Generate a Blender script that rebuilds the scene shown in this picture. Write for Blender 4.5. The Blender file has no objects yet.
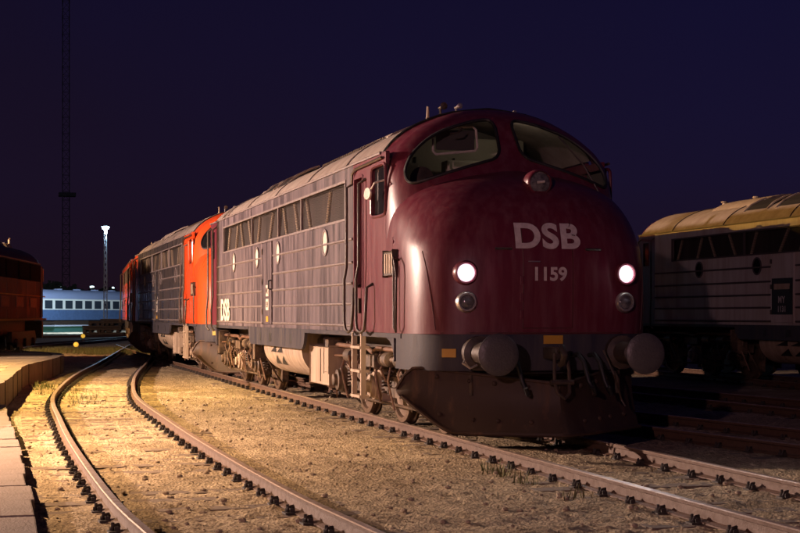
import bpy, bmesh, math, random
from mathutils import Vector, Matrix
random.seed(7)
PI = math.pi
S = bpy.context.scene
COL = S.collection

# ------------------------------------------------------------------ camera
F_PX = 1480.0
ANG = math.atan(404 / F_PX)
cam_d = bpy.data.cameras.new('camera')
cam = bpy.data.objects.new('camera', cam_d)
COL.objects.link(cam)
cam.location = (15.385, -6.26, 1.5)
cam.rotation_euler = (PI / 2, 0, PI / 2 - ANG)
cam_d.sensor_width = 36
cam_d.lens = 36 * F_PX / 800
cam_d.shift_y = (314.5 - 266.5) / 800
cam_d.clip_end = 2500
cam_d.clip_start = 0.1
S.camera = cam

# ------------------------------------------------------------------ world (night sky lit by the town below)
W = bpy.data.worlds.new('World')
S.world = W
W.use_nodes = True
nt = W.node_tree
nt.nodes.clear()
wo = nt.nodes.new('ShaderNodeOutputWorld')
bg = nt.nodes.new('ShaderNodeBackground')
tc = nt.nodes.new('ShaderNodeTexCoord')
sx = nt.nodes.new('ShaderNodeSeparateXYZ')
rp = nt.nodes.new('ShaderNodeValToRGB')
nt.links.new(tc.outputs['Generated'], sx.inputs[0])
nt.links.new(sx.outputs['Z'], rp.inputs[0])
e = rp.color_ramp.elements
e[0].position = 0.0; e[0].color = (0.0100, 0.0052, 0.0130, 1)
e[1].position = 1.0; e[1].color = (0.0030, 0.0026, 0.016, 1)
m_ = rp.color_ramp.elements.new(0.09); m_.color = (0.0085, 0.0058, 0.0245, 1)
m_ = rp.color_ramp.elements.new(0.24); m_.color = (0.0055, 0.0046, 0.0260, 1)
dt = nt.nodes.new('ShaderNodeVectorMath'); dt.operation = 'DOT_PRODUCT'
dt.inputs[1].default_value = (-0.45, -0.89, 0)          # the town glow lies that way
nt.links.new(tc.outputs['Generated'], dt.inputs[0])
mr_ = nt.nodes.new('ShaderNodeMapRange')
mr_.inputs['From Min'].default_value = -0.05; mr_.inputs['From Max'].default_value = 0.75
nt.links.new(dt.outputs['Value'], mr_.inputs[0])
cn_ = nt.nodes.new('ShaderNodeTexNoise'); cn_.inputs['Scale'].default_value = 2.2; cn_.inputs['Detail'].default_value = 3
cmp_ = nt.nodes.new('ShaderNodeMapping'); cmp_.inputs['Scale'].default_value = (1, 1, 2.0)
nt.links.new(tc.outputs['Generated'], cmp_.inputs[0]); nt.links.new(cmp_.outputs[0], cn_.inputs['Vector'])
cm_ = nt.nodes.new('ShaderNodeMath'); cm_.operation = 'MULTIPLY_ADD'; cm_.inputs[1].default_value = 1.1; cm_.inputs[2].default_value = -0.55
nt.links.new(cn_.outputs['Fac'], cm_.inputs[0])
ca_ = nt.nodes.new('ShaderNodeMath'); ca_.operation = 'ADD'; ca_.use_clamp = True
nt.links.new(mr_.outputs[0], ca_.inputs[0]); nt.links.new(cm_.outputs[0], ca_.inputs[1])
sm_ = nt.nodes.new('ShaderNodeMix'); sm_.data_type = 'RGBA'; sm_.blend_type = 'MULTIPLY'
sm_.inputs['B'].default_value = (1.15, 0.85, 0.50, 1)
nt.links.new(ca_.outputs[0], sm_.inputs['Factor']); nt.links.new(rp.outputs[0], sm_.inputs['A'])
nt.links.new(sm_.outputs['Result'], bg.inputs[0])
bg.inputs[1].default_value = 1.0
nt.links.new(bg.outputs[0], wo.inputs[0])

S.view_settings.view_transform = 'Standard'
S.view_settings.look = 'None'
S.view_settings.exposure = 0.0
S.view_settings.gamma = 1.0
S.view_settings.use_curve_mapping = False

SODIUM = (1.0, 0.61, 0.31)
# ------------------------------------------------------------------ materials
MATS = {}


def lin(*c):
    return (c[0], c[1], c[2], 1)


def mat(name, col, rough=0.6, metal=0.0, col2=None, scale=6.0, mixamt=0.5, bump=0.0, bscale=40.0,
        streak=False, coat=0.0, spec=0.5, emit=None, estr=0.0, det=6.0, thr=(0.35, 0.7)):
    if name in MATS:
        return MATS[name]
    m = bpy.data.materials.new(name)
    m.use_nodes = True
    t = m.node_tree
    b = t.nodes['Principled BSDF']
    b.inputs['Base Color'].default_value = lin(*col)
    b.inputs['Roughness'].default_value = rough
    b.inputs['Metallic'].default_value = metal
    b.inputs['Coat Weight'].default_value = coat
    b.inputs['Coat Roughness'].default_value = 0.18
    b.inputs['Specular IOR Level'].default_value = spec
    tcn = t.nodes.new('ShaderNodeTexCoord')
    if col2:
        mp = t.nodes.new('ShaderNodeMapping')
        if streak:
            mp.inputs['Scale'].default_value = (1.0, 1.0, 0.12)
        t.links.new(tcn.outputs['Object'], mp.inputs[0])
        n = t.nodes.new('ShaderNodeTexNoise')
        n.inputs['Scale'].default_value = scale
        n.inputs['Detail'].default_value = det
        n.inputs['Roughness'].default_value = 0.62
        t.links.new(mp.outputs[0], n.inputs['Vector'])
        r = t.nodes.new('ShaderNodeValToRGB')
        r.color_ramp.elements[0].position = thr[0]
        r.color_ramp.elements[1].position = thr[1]
        r.color_ramp.elements[0].color = (0, 0, 0, 1)
        r.color_ramp.elements[1].color = (mixamt, mixamt, mixamt, 1)
        t.links.new(n.outputs['Fac'], r.inputs[0])
        mx = t.nodes.new('ShaderNodeMix')
        mx.data_type = 'RGBA'
        mx.inputs['A'].default_value = lin(*col)
        mx.inputs['B'].default_value = lin(*col2)
        t.links.new(r.outputs[0], mx.inputs['Factor'])
        t.links.new(mx.outputs['Result'], b.inputs['Base Color'])
        ma = t.nodes.new('ShaderNodeMath')
        ma.operation = 'MULTIPLY_ADD'
        ma.inputs[1].default_value = 0.25
        ma.inputs[2].default_value = rough - 0.06
        t.links.new(r.outputs[0], ma.inputs[0])
        t.links.new(ma.outputs[0], b.inputs['Roughness'])
    if bump:
        n2 = t.nodes.new('ShaderNodeTexNoise')
        n2.inputs['Scale'].default_value = bscale
        n2.inputs['Detail'].default_value = 5
        t.links.new(tcn.outputs['Object'], n2.inputs['Vector'])
        bp = t.nodes.new('ShaderNodeBump')
        bp.inputs['Strength'].default_value = bump
        bp.inputs['Distance'].default_value = 0.02
        t.links.new(n2.outputs['Fac'], bp.inputs['Height'])
        t.links.new(bp.outputs[0], b.inputs['Normal'])
    if emit:
        b.inputs['Emission Color'].default_value = lin(*emit)
        b.inputs['Emission Strength'].default_value = estr
    MATS[name] = m
    return m


RED = mat('faded maroon paint', (0.105, 0.013, 0.027), 0.42, col2=(0.25, 0.14, 0.145), scale=11.0, mixamt=0.26, streak=True, bump=0.03, bscale=28, coat=0.03, thr=(0.42, 0.72), spec=0.35)
REDROOF = mat('dull maroon roof paint', (0.13, 0.018, 0.02), 0.5, col2=(0.15, 0.08, 0.07), scale=5, mixamt=0.5, bump=0.05)
ORANGE = mat('bright orange red paint', (0.74, 0.085, 0.016), 0.32, col2=(0.5, 0.05, 0.02), scale=3.0, mixamt=0.4, streak=True, coat=0.5, bump=0.03, bscale=9)
DARKSIDE = mat('weathered black side paint', (0.036, 0.028, 0.036), 0.55, col2=(0.175, 0.14, 0.155), scale=5.5, mixamt=0.8, streak=True, bump=0.16, bscale=7, thr=(0.36, 0.66), spec=0.2)
BLACKSIDE = mat('glossy black side paint', (0.035, 0.034, 0.04), 0.3, col2=(0.12, 0.09, 0.07), scale=5, mixamt=0.6, streak=True, bump=0.08, bscale=12, coat=0.3)
RIB = mat('dusty rib', (0.18, 0.15, 0.15), 0.55, col2=(0.12, 0.09, 0.09), scale=9, mixamt=0.8)
GREYSIDE = mat('worn light grey side paint', (0.46, 0.42, 0.40), 0.5, col2=(0.30, 0.22, 0.18), scale=4, mixamt=0.8, streak=True, bump=0.08, bscale=14)
DARKRIB = mat('dark rib', (0.06, 0.04, 0.04), 0.6)
ROOF = mat('dusty grey roof', (0.30, 0.25, 0.22), 0.6, col2=(0.17, 0.12, 0.10), scale=3.5, mixamt=0.7, bump=0.1, bscale=20)
SKIRT = mat('dark blue grey skirt', (0.030, 0.030, 0.045), 0.55, spec=0.2, col2=(0.09, 0.075, 0.07), scale=6, mixamt=0.7, streak=True, bump=0.08)
DIRTY = mat('oily dusty underframe', (0.028, 0.019, 0.013), 0.55, col2=(0.22, 0.14, 0.085), scale=7, mixamt=0.8, bump=0.2, bscale=40)
OIL = mat('black oily steel', (0.03, 0.022, 0.018), 0.45, col2=(0.10, 0.06, 0.035), scale=12, mixamt=0.7, bump=0.2)
RUSTPIPE = mat('brown pipe', (0.10, 0.045, 0.025), 0.5, col2=(0.25, 0.14, 0.08), scale=14, mixamt=0.8)
DUSTY = mat('dusty beige metal', (0.42, 0.32, 0.23), 0.6, col2=(0.22, 0.15, 0.10), scale=6, mixamt=0.8, streak=True, bump=0.05)
WHEEL = mat('wheel steel', (0.15, 0.10, 0.07), 0.45, metal=0.5, col2=(0.12, 0.07, 0.04), scale=20, mixamt=0.8)
PLOW = mat('brown rusty plough', (0.050, 0.030, 0.021), 0.6, spec=0.2, col2=(0.14, 0.075, 0.045), scale=7, mixamt=0.7, streak=True, bump=0.06, bscale=12, thr=(0.55, 0.75))
BUFF = mat('buffer steel', (0.11, 0.10, 0.095), 0.4, metal=0.3, col2=(0.08, 0.07, 0.07), scale=22, mixamt=0.8, bump=0.3, bscale=50)
BLACK = mat('black rubber', (0.012, 0.011, 0.012), 0.55)
MESH = mat('dark grille', (0.030, 0.026, 0.026), 0.7, spec=0.1, col2=(0.10, 0.08, 0.075), scale=3, mixamt=0.7, streak=True)
CHROME = mat('pale metal', (0.55, 0.50, 0.46), 0.3, metal=0.8)
IVORY = mat('off white paint', (0.62, 0.57, 0.50), 0.55, col2=(0.45, 0.38, 0.32), scale=20, mixamt=0.7)
LETTER = mat('grey white lettering', (0.58, 0.52, 0.50), 0.5, col2=(0.35, 0.28, 0.27), scale=14, mixamt=0.7)
YELLOW = mat('yellow plate', (0.50, 0.28, 0.03), 0.5, col2=(0.5, 0.25, 0.03), scale=20, mixamt=0.5)
BEIGE = mat('cab interior beige', (0.45, 0.40, 0.32), 0.7, col2=(0.35, 0.3, 0.24), scale=3, mixamt=0.6)
DKINT = mat('cab interior dark', (0.05, 0.045, 0.04), 0.8)
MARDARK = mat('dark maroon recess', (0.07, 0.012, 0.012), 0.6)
RAIL = mat('rusty rail side', (0.105, 0.056, 0.034), 0.65, col2=(0.075, 0.04, 0.025), scale=12, mixamt=0.8, bump=0.25, bscale=60)
RAILTOP = mat('worn rail head', (0.42, 0.32, 0.25), 0.42, metal=0.35, col2=(0.16, 0.09, 0.06), scale=8, mixamt=0.8)
CLIP = mat('dark rail clip', (0.025, 0.018, 0.014), 0.7, bump=0.3)
SLEEPER = mat('weathered timber sleeper', (0.13, 0.095, 0.065), 0.85, col2=(0.22, 0.16, 0.11), scale=9, mixamt=0.8, bump=0.5, bscale=30)
CONC = mat('old concrete', (0.18, 0.13, 0.085), 0.85, col2=(0.10, 0.07, 0.045), scale=2.2, mixamt=0.8, bump=0.4, bscale=26)
SLAB = mat('stained concrete slab', (0.20, 0.155, 0.14), 0.85, col2=(0.15, 0.115, 0.09), scale=1.8, mixamt=0.9, bump=0.6, bscale=45)
GRASS = mat('dry grass', (0.07, 0.085, 0.025), 0.8, col2=(0.16, 0.13, 0.05), scale=4, mixamt=0.7)
STEEL = mat('galvanised steel', (0.30, 0.31, 0.33), 0.5, metal=0.4)
DARKST = mat('dark mast steel', (0.018, 0.014, 0.02), 0.8)
BLUE = mat('blue coach paint', (0.09, 0.15, 0.27), 0.4, col2=(0.05, 0.08, 0.15), scale=2, mixamt=0.6)
COACHROOF = mat('silver blue roof', (0.24, 0.28, 0.40), 0.5, col2=(0.28, 0.32, 0.42), scale=1.5, mixamt=0.6)
CREAM = mat('cream window band', (0.72, 0.72, 0.62), 0.5)
WOOD = mat('stacked old timber', (0.07, 0.045, 0.028), 0.8, col2=(0.12, 0.08, 0.05), scale=1.6, mixamt=0.8, bump=0.4, bscale=8)
MAROON2 = mat('dirty dark maroon', (0.060, 0.019, 0.019), 0.5, col2=(0.20, 0.14, 0.10), scale=1.3, mixamt=0.75, thr=(0.48, 0.66), bump=0.05, spec=0.08)
TREEL = mat('night foliage', (0.04, 0.045, 0.03), 0.9)
BARK = mat('bark', (0.06, 0.045, 0.035), 0.9)


def glass_mat(name, tint=(0.02, 0.02, 0.02), trans=0.75, rough=0.05):
    m = bpy.data.materials.new(name)
    m.use_nodes = True
    t = m.node_tree
    b = t.nodes['Principled BSDF']
    b.inputs['Base Color'].default_value = lin(*tint)
    b.inputs['Roughness'].default_value = rough
    tr = t.nodes.new('ShaderNodeBsdfTransparent')
    mx = t.nodes.new('ShaderNodeMixShader')
    mx.inputs[0].default_value = trans
    t.links.new(b.outputs[0], mx.inputs[1])
    t.links.new(tr.outputs[0], mx.inputs[2])
    t.links.new(mx.outputs[0], t.nodes['Material Output'].inputs[0])
    return m


GLASS = glass_mat('windscreen glass', (0.02, 0.02, 0.025), 0.9)
DGLASS = mat('dark window glass', (0.012, 0.011, 0.012), 0.08, spec=0.6)
LGLASS = mat('lens glass', (0.05, 0.045, 0.05), 0.15, col2=(0.3, 0.28, 0.28), scale=16, mixamt=0.5)
HEAD = mat('lit headlight lens', (0.9, 0.9, 0.9), 0.3, emit=(0.80, 0.76, 0.84), estr=1.15)
WARMBULB = mat('lit warm bulb', (0.9, 0.7, 0.4), 0.3, emit=(1.0, 0.62, 0.30), estr=40)
BLUEBULB = mat('lit blue white lamp', (0.9, 0.9, 0.9), 0.3, emit=(0.55, 0.85, 1.0), estr=60)
YBULB = mat('lit yellow signal lens', (0.9, 0.6, 0.1), 0.3, emit=(1.0, 0.58, 0.06), estr=0.55)
GREENWIN = mat('lit green panel', (0.012, 0.04, 0.034), 0.5, emit=(0.10, 0.55, 0.35), estr=0.06)
REDLIT = mat('lit red lamp', (0.6, 0.1, 0.05), 0.5, emit=(1.0, 0.16, 0.05), estr=1.2)
BLUELIT = mat('lit blue sign', (0.05, 0.12, 0.35), 0.5, emit=(0.12, 0.30, 0.75), estr=0.15)
SODBULB = mat('lit sodium lamp', (0.9, 0.6, 0.3), 0.3, emit=SODIUM, estr=60)


# ------------------------------------------------------------------ helpers
SPLIT = {'stile', 'sand_box', 'brake_cylinder', 'plough_bracket', 'brace', 'hinge', 'step_hole_', 'arrow_mark', 'post', 'coil_spring', 'brake_shoe', 'radiator_opening', 'radiator_frame'}


class MB:
    def __init__(self):
        self.bm = bmesh.new()

    def box(self, x0, x1, y0, y1, z0, z1, bev=0.0):
        g = bmesh.ops.create_cube(self.bm, size=1)
        for v in g['verts']:
            v.co = Vector(((x0 + x1) / 2 + v.co.x * (x1 - x0), (y0 + y1) / 2 + v.co.y * (y1 - y0), (z0 + z1) / 2 + v.co.z * (z1 - z0)))
        if bev:
            ed = {e for v in g['verts'] for e in v.link_edges}
            bmesh.ops.bevel(self.bm, geom=list(ed), offset=bev, segments=2, affect='EDGES', profile=0.6)
        return self

    def tube(self, pts, r, n=8, cap=True):
        pts = [Vector(p) for p in pts]
        rs = r if isinstance(r, (list, tuple)) else [r] * len(pts)
        rings = []
        up = None
        for i, p in enumerate(pts):
            a = pts[max(i - 1, 0)]; b = pts[min(i + 1, len(pts) - 1)]
            d = (b - a)
            if d.length < 1e-9:
                d = Vector((0, 0, 1))
            d.normalize()
            if up is None:
                up = d.orthogonal().normalized()
            else:
                up = (up - d * up.dot(d))
                up = up.normalized() if up.length > 1e-6 else d.orthogonal().normalized()
            s = d.cross(up)
            rings.append([self.bm.verts.new(p + (up * math.cos(2 * PI * k / n) + s * math.sin(2 * PI * k / n)) * rs[i]) for k in range(n)])
        for a, b in zip(rings, rings[1:]):
            for k in range(n):
                self.bm.faces.new((a[k], a[(k + 1) % n], b[(k + 1) % n], b[k]))
        if cap:
            self.bm.faces.new(rings[0][::-1]); self.bm.faces.new(rings[-1])
        return self

    def lathe(self, prof, o=(0, 0, 0), axis='X', n=28):
        """prof: list of (along, radius)"""
        o = Vector(o)
        rings = []
        for a, r in prof:
            ring = []
            for k in range(n):
                c, s = math.cos(2 * PI * k / n) * max(r, 1e-4), math.sin(2 * PI * k / n) * max(r, 1e-4)
                v = {'X': (a, c, s), 'Y': (c, a, s), 'Z': (c, s, a)}[axis]
                ring.append(self.bm.verts.new(o + Vector(v)))
            rings.append(ring)
        for a, b in zip(rings, rings[1:]):
            for k in range(n):
                self.bm.faces.new((a[k], a[(k + 1) % n], b[(k + 1) % n], b[k]))
        self.bm.faces.new(rings[0][::-1]); self.bm.faces.new(rings[-1])
        return self

    def prism(self, poly, x0, x1, axis='X'):
        """poly: 2D outline in the two other axes"""
        def P(a, p):
            return {'X': (a, p[0], p[1]), 'Y': (p[0], a, p[1]), 'Z': (p[0], p[1], a)}[axis]
        A = [self.bm.verts.new(P(x0, p)) for p in poly]
        B = [self.bm.verts.new(P(x1, p)) for p in poly]
        n = len(poly)
        for k in range(n):
            self.bm.faces.new((A[k], A[(k + 1) % n], B[(k + 1) % n], B[k]))
        self.bm.faces.new(A[::-1]); self.bm.faces.new(B)
        return self

    def grid(self, rows, closed=False):
        V = [[self.bm.verts.new(p) for p in r] for r in rows]
        for a, b in zip(V, V[1:]):
            m = len(a)
            for k in range(m if closed else m - 1):
                self.bm.faces.new((a[k], a[(k + 1) % m], b[(k + 1) % m], b[k]))
        return V

    def build_split(self, name, m, parent, smooth):
        bm = self.bm
        bm.verts.ensure_lookup_table()
        bm.verts.index_update()
        seen = set(); out = None
        for v0 in bm.verts:
            if v0.index in seen: continue
            st = [v0]; comp = []
            seen.add(v0.index)
            while st:
                v = st.pop(); comp.append(v)
                for e_ in v.link_edges:
                    w = e_.other_vert(v)
                    if w.index not in seen:
                        seen.add(w.index); st.append(w)
            q = MB(); mp = {v.index: q.bm.verts.new(v.co) for v in comp}
            fs = {f for v in comp for f in v.link_faces}
            for f in fs:
                q.bm.faces.new([mp[v.index] for v in f.verts])
            SPLIT.discard(name)
            out = q.build(name, m, parent, smooth)
            SPLIT.add(name)
        bm.free()
        return out

    def xf(self, M):
        bmesh.ops.transform(self.bm, matrix=M, verts=self.bm.verts)
        return self

    def build(self, name, m, parent=None, smooth=None, loc=None):
        if name in SPLIT:
            return self.build_split(name, m, parent, smooth)
        bmesh.ops.recalc_face_normals(self.bm, faces=self.bm.faces)
        me = bpy.data.meshes.new(name)
        self.bm.to_mesh(me)
        self.bm.free()
        mm = m if isinstance(m, (list, tuple)) else [m]
        for q in mm:
            me.materials.append(q)
        if smooth is not None:
            for p in me.polygons:
                p.use_smooth = True
            if smooth < 179:
                me.set_sharp_from_angle(angle=math.radians(smooth))
        o = bpy.data.objects.new(name, me)
        COL.objects.link(o)
        if parent:
            o.parent = parent
        if loc:
            o.location = loc
        return o


def empty(name, label=None, cat=None, loc=(0, 0, 0), rz=0.0, group=None, kind=None):
    o = bpy.data.objects.new(name, None)
    COL.objects.link(o)
    o.empty_display_size = 0.3
    o.location = loc
    o.rotation_euler = (0, 0, rz)
    tag(o, label, cat, group, kind)
    return o


def tag(o, label=None, cat=None, group=None, kind=None):
    if label: o['label'] = label
    if cat: o['category'] = cat
    if group: o['group'] = group
    if kind: o['kind'] = kind
    return o


def copy_tree(o, parent=None):
    c = o.copy()
    COL.objects.link(c)
    c.parent = parent
    for ch in list(o.children):
        copy_tree(ch, c)
    return c


def text_mesh(txt, size, bold=0.0, spacing=1.0, sx_=1.0):
    cu = bpy.data.curves.new('t', 'FONT')
    cu.body = txt
    cu.size = size
    cu.offset = bold
    cu.space_character = spacing
    cu.align_x = 'CENTER'
    cu.align_y = 'CENTER'
    cu.resolution_u = 6
    to = bpy.data.objects.new('t', cu)
    COL.objects.link(to)
    dg = bpy.context.evaluated_depsgraph_get()
    dg.update()
    me = bpy.data.meshes.new_from_object(to.evaluated_get(dg))
    bpy.data.objects.remove(to)
    bpy.data.curves.remove(cu)
    bm = bmesh.new()
    bm.from_mesh(me)
    bpy.data.meshes.remove(me)
    bmesh.ops.triangulate(bm, faces=bm.faces)
    for _ in range(2):
        bmesh.ops.subdivide_edges(bm, edges=[e for e in bm.edges if e.calc_length() > size * 0.12], cuts=1)
        bmesh.ops.triangulate(bm, faces=bm.faces)
    xs = [v.co.x for v in bm.verts]; ys = [v.co.y for v in bm.verts]
    cx, cy = (min(xs) + max(xs)) / 2, (min(ys) + max(ys)) / 2
    for v in bm.verts:
        v.co.x = (v.co.x - cx) * sx_
        v.co.y -= cy
    return bm


def interp(t, X, Y):
    if (X[0] < X[-1]) is False:
        X = X[::-1]; Y = Y[::-1]
    if t <= X[0]: return Y[0]
    if t >= X[-1]: return Y[-1]
    for i in range(len(X) - 1):
        if X[i] <= t <= X[i + 1]:
            u = (t - X[i]) / (X[i + 1] - X[i])
            return Y[i] + (Y[i + 1] - Y[i]) * u


def smooth_interp(t, X, Y):
    """monotone-ish cubic (Catmull-Rom on irregular knots)"""
    if t <= X[0]: return Y[0]
    if t >= X[-1]: return Y[-1]
    for i in range(len(X) - 1):
        if X[i] <= t <= X[i + 1]:
            h = X[i + 1] - X[i]
            u = (t - X[i]) / h
            def sl(j):
                if j <= 0: return (Y[1] - Y[0]) / (X[1] - X[0])
                if j >= len(X) - 1: return (Y[-1] - Y[-2]) / (X[-1] - X[-2])
                a = (Y[j] - Y[j - 1]) / (X[j] - X[j - 1]); b = (Y[j + 1] - Y[j]) / (X[j + 1] - X[j])
                return 0 if a * b < 0 else 2 * a * b / (a + b + 1e-12) if (a * b) else 0
            m0, m1 = sl(i) * h, sl(i + 1) * h
            return ((2 * u**3 - 3 * u**2 + 1) * Y[i] + (u**3 - 2 * u**2 + u) * m0 + (-2 * u**3 + 3 * u**2) * Y[i + 1] + (u**3 - u**2) * m1)


# ================================================================== LOCOMOTIVE (nose to +X, buffer faces at x = 0, rail top z = 0)
HW = 1.52
# nose dome: z, half width, x front, plan exponent
NZ = [1.27, 1.6, 2.0, 2.3, 2.5, 2.65, 2.78, 2.90, 3.00, 3.10, 3.20, 3.28, 3.32]
NW = [1.52, 1.52, 1.52, 1.52, 1.512, 1.50, 1.472, 1.42, 1.32, 1.15, 0.87, 0.48, 0.03]
NX = [-0.93, -0.91, -0.90, -0.93, -0.98, -1.04, -1.12, -1.22, -1.34, -1.50, -1.74, -2.02, -2.20]
NBK = [-2.18, -2.18, -2.20, -2.28, -2.45, -2.60, -2.70, -2.75, -2.75, -2.75, -2.75, -2.75, -2.75]
NEX = [3.4, 3.4, 3.3, 3.1, 2.9, 2.75, 2.6, 2.45, 2.35, 2.25, 2.15, 2.1, 2.1]


def nose_pt(z, t):
    """t in -1..1 across; returns point"""
    w = smooth_interp(z, NZ, NW); x0 = smooth_interp(z, NZ, NX)
    th = t * PI / 2
    cy, cx_ = math.sin(th), math.cos(th)
    NEXP = smooth_interp(z, NZ, NEX); NB = smooth_interp(z, NZ, NBK)
    y = w * (abs(cy) ** (2 / NEXP)) * (1 if cy >= 0 else -1)
    x = NB + (x0 - NB) * (max(cx_, 0) ** (2 / NEXP))
    return Vector((x, y, z))


def nose_x(y, z):
    w = smooth_interp(z, NZ, NW); x0 = smooth_interp(z, NZ, NX)
    NEXP = smooth_interp(z, NZ, NEX); NB = smooth_interp(z, NZ, NBK)
    u = min(abs(y) / w, 1.0)
    return NB + (x0 - NB) * (1 - u ** NEXP) ** (1 / NEXP)


def nose_n(y, z):
    e_ = 0.01
    gx_y = (nose_x(y + e_, z) - nose_x(y - e_, z)) / (2 * e_)
    gx_z = (nose_x(y, z + e_) - nose_x(y, z - e_)) / (2 * e_)
    return Vector((1, -gx_y, -gx_z)).normalized()


# cab / windscreen shell
CZ = [2.45, 2.8, 3.10, 3.36, 3.56, 3.72, 3.88, 4.03, 4.14, 4.20]
CW = [1.515, 1.515, 1.51, 1.50, 1.44, 1.33, 1.14, 0.85, 0.50, 0.02]
CRW = CW
CW = [1.518, 1.518, 1.505, 1.47, 1.38, 1.24, 1.04, 0.76, 0.46, 0.02]
CX = [a - 0.38 for a in (-1.30, -1.40, -1.55, -1.74, -1.90, -2.02, -2.14, -2.30, -2.52, -2.72)]
CB = [-2.70, -2.70, -2.71, -2.74, -2.80, -2.86, -2.93, -3.00, -3.06, -3.11]
CEXP = 2.15


def cab_pt(z, t):
    w = smooth_interp(z, CZ, CW); x0 = smooth_interp(z, CZ, CX); xb = smooth_interp(z, CZ, CB)
    th = t * PI / 2
    cy, cx_ = math.sin(th), math.cos(th)
    y = w * (abs(cy) ** (2 / CEXP)) * (1 if cy >= 0 else -1)
    x = xb + (x0 - xb) * (max(cx_, 0) ** (2 / CEXP))
    return Vector((x, y, z))


def cab_x(y, z):
    w = smooth_interp(z, CZ, CW); x0 = smooth_interp(z, CZ, CX); xb = smooth_interp(z, CZ, CB)
    u = min(abs(y) / w, 1.0)
    return xb + (x0 - xb) * (1 - u ** CEXP) ** (1 / CEXP)


# body section (half), from the sill up to the crown
SEC = [(1.27, 1.52), (2.82, 1.52), (3.38, 1.50), (3.56, 1.44), (3.72, 1.33), (3.88, 1.14), (4.03, 0.85), (4.14, 0.50), (4.20, 0.0)]
# windscreen outline on the left screen (y, z) seen from the front, y negative side; the other is mirrored
WIN = [(-0.17, 4.00), (-0.115, 3.93), (-0.12, 3.76), (-0.15, 3.47), (-0.45, 3.385), (-0.98, 3.22), (-1.25, 3.12), (-1.335, 3.15),
       (-1.345, 3.32), (-1.21, 3.55), (-0.90, 3.80), (-0.50, 3.94), (-0.30, 3.985)]


def rounded(poly, it=2):
    for _ in range(it):
        q = []
        for i in range(len(poly)):
            a = poly[i]; b = poly[(i + 1) % len(poly)]
            q += [(a[0] * .75 + b[0] * .25, a[1] * .75 + b[1] * .25), (a[0] * .25 + b[0] * .75, a[1] * .25 + b[1] * .75)]
        poly = q
    return poly


def inside(p, poly):
    c = False
    n = len(poly)
    j = n - 1
    for i in range(n):
        if (poly[i][1] > p[1]) != (poly[j][1] > p[1]) and p[0] < (poly[j][0] - poly[i][0]) * (p[1] - poly[i][1]) / (poly[j][1] - poly[i][1]) + poly[i][0]:
            c = not c
        j = i
    return c


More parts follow.
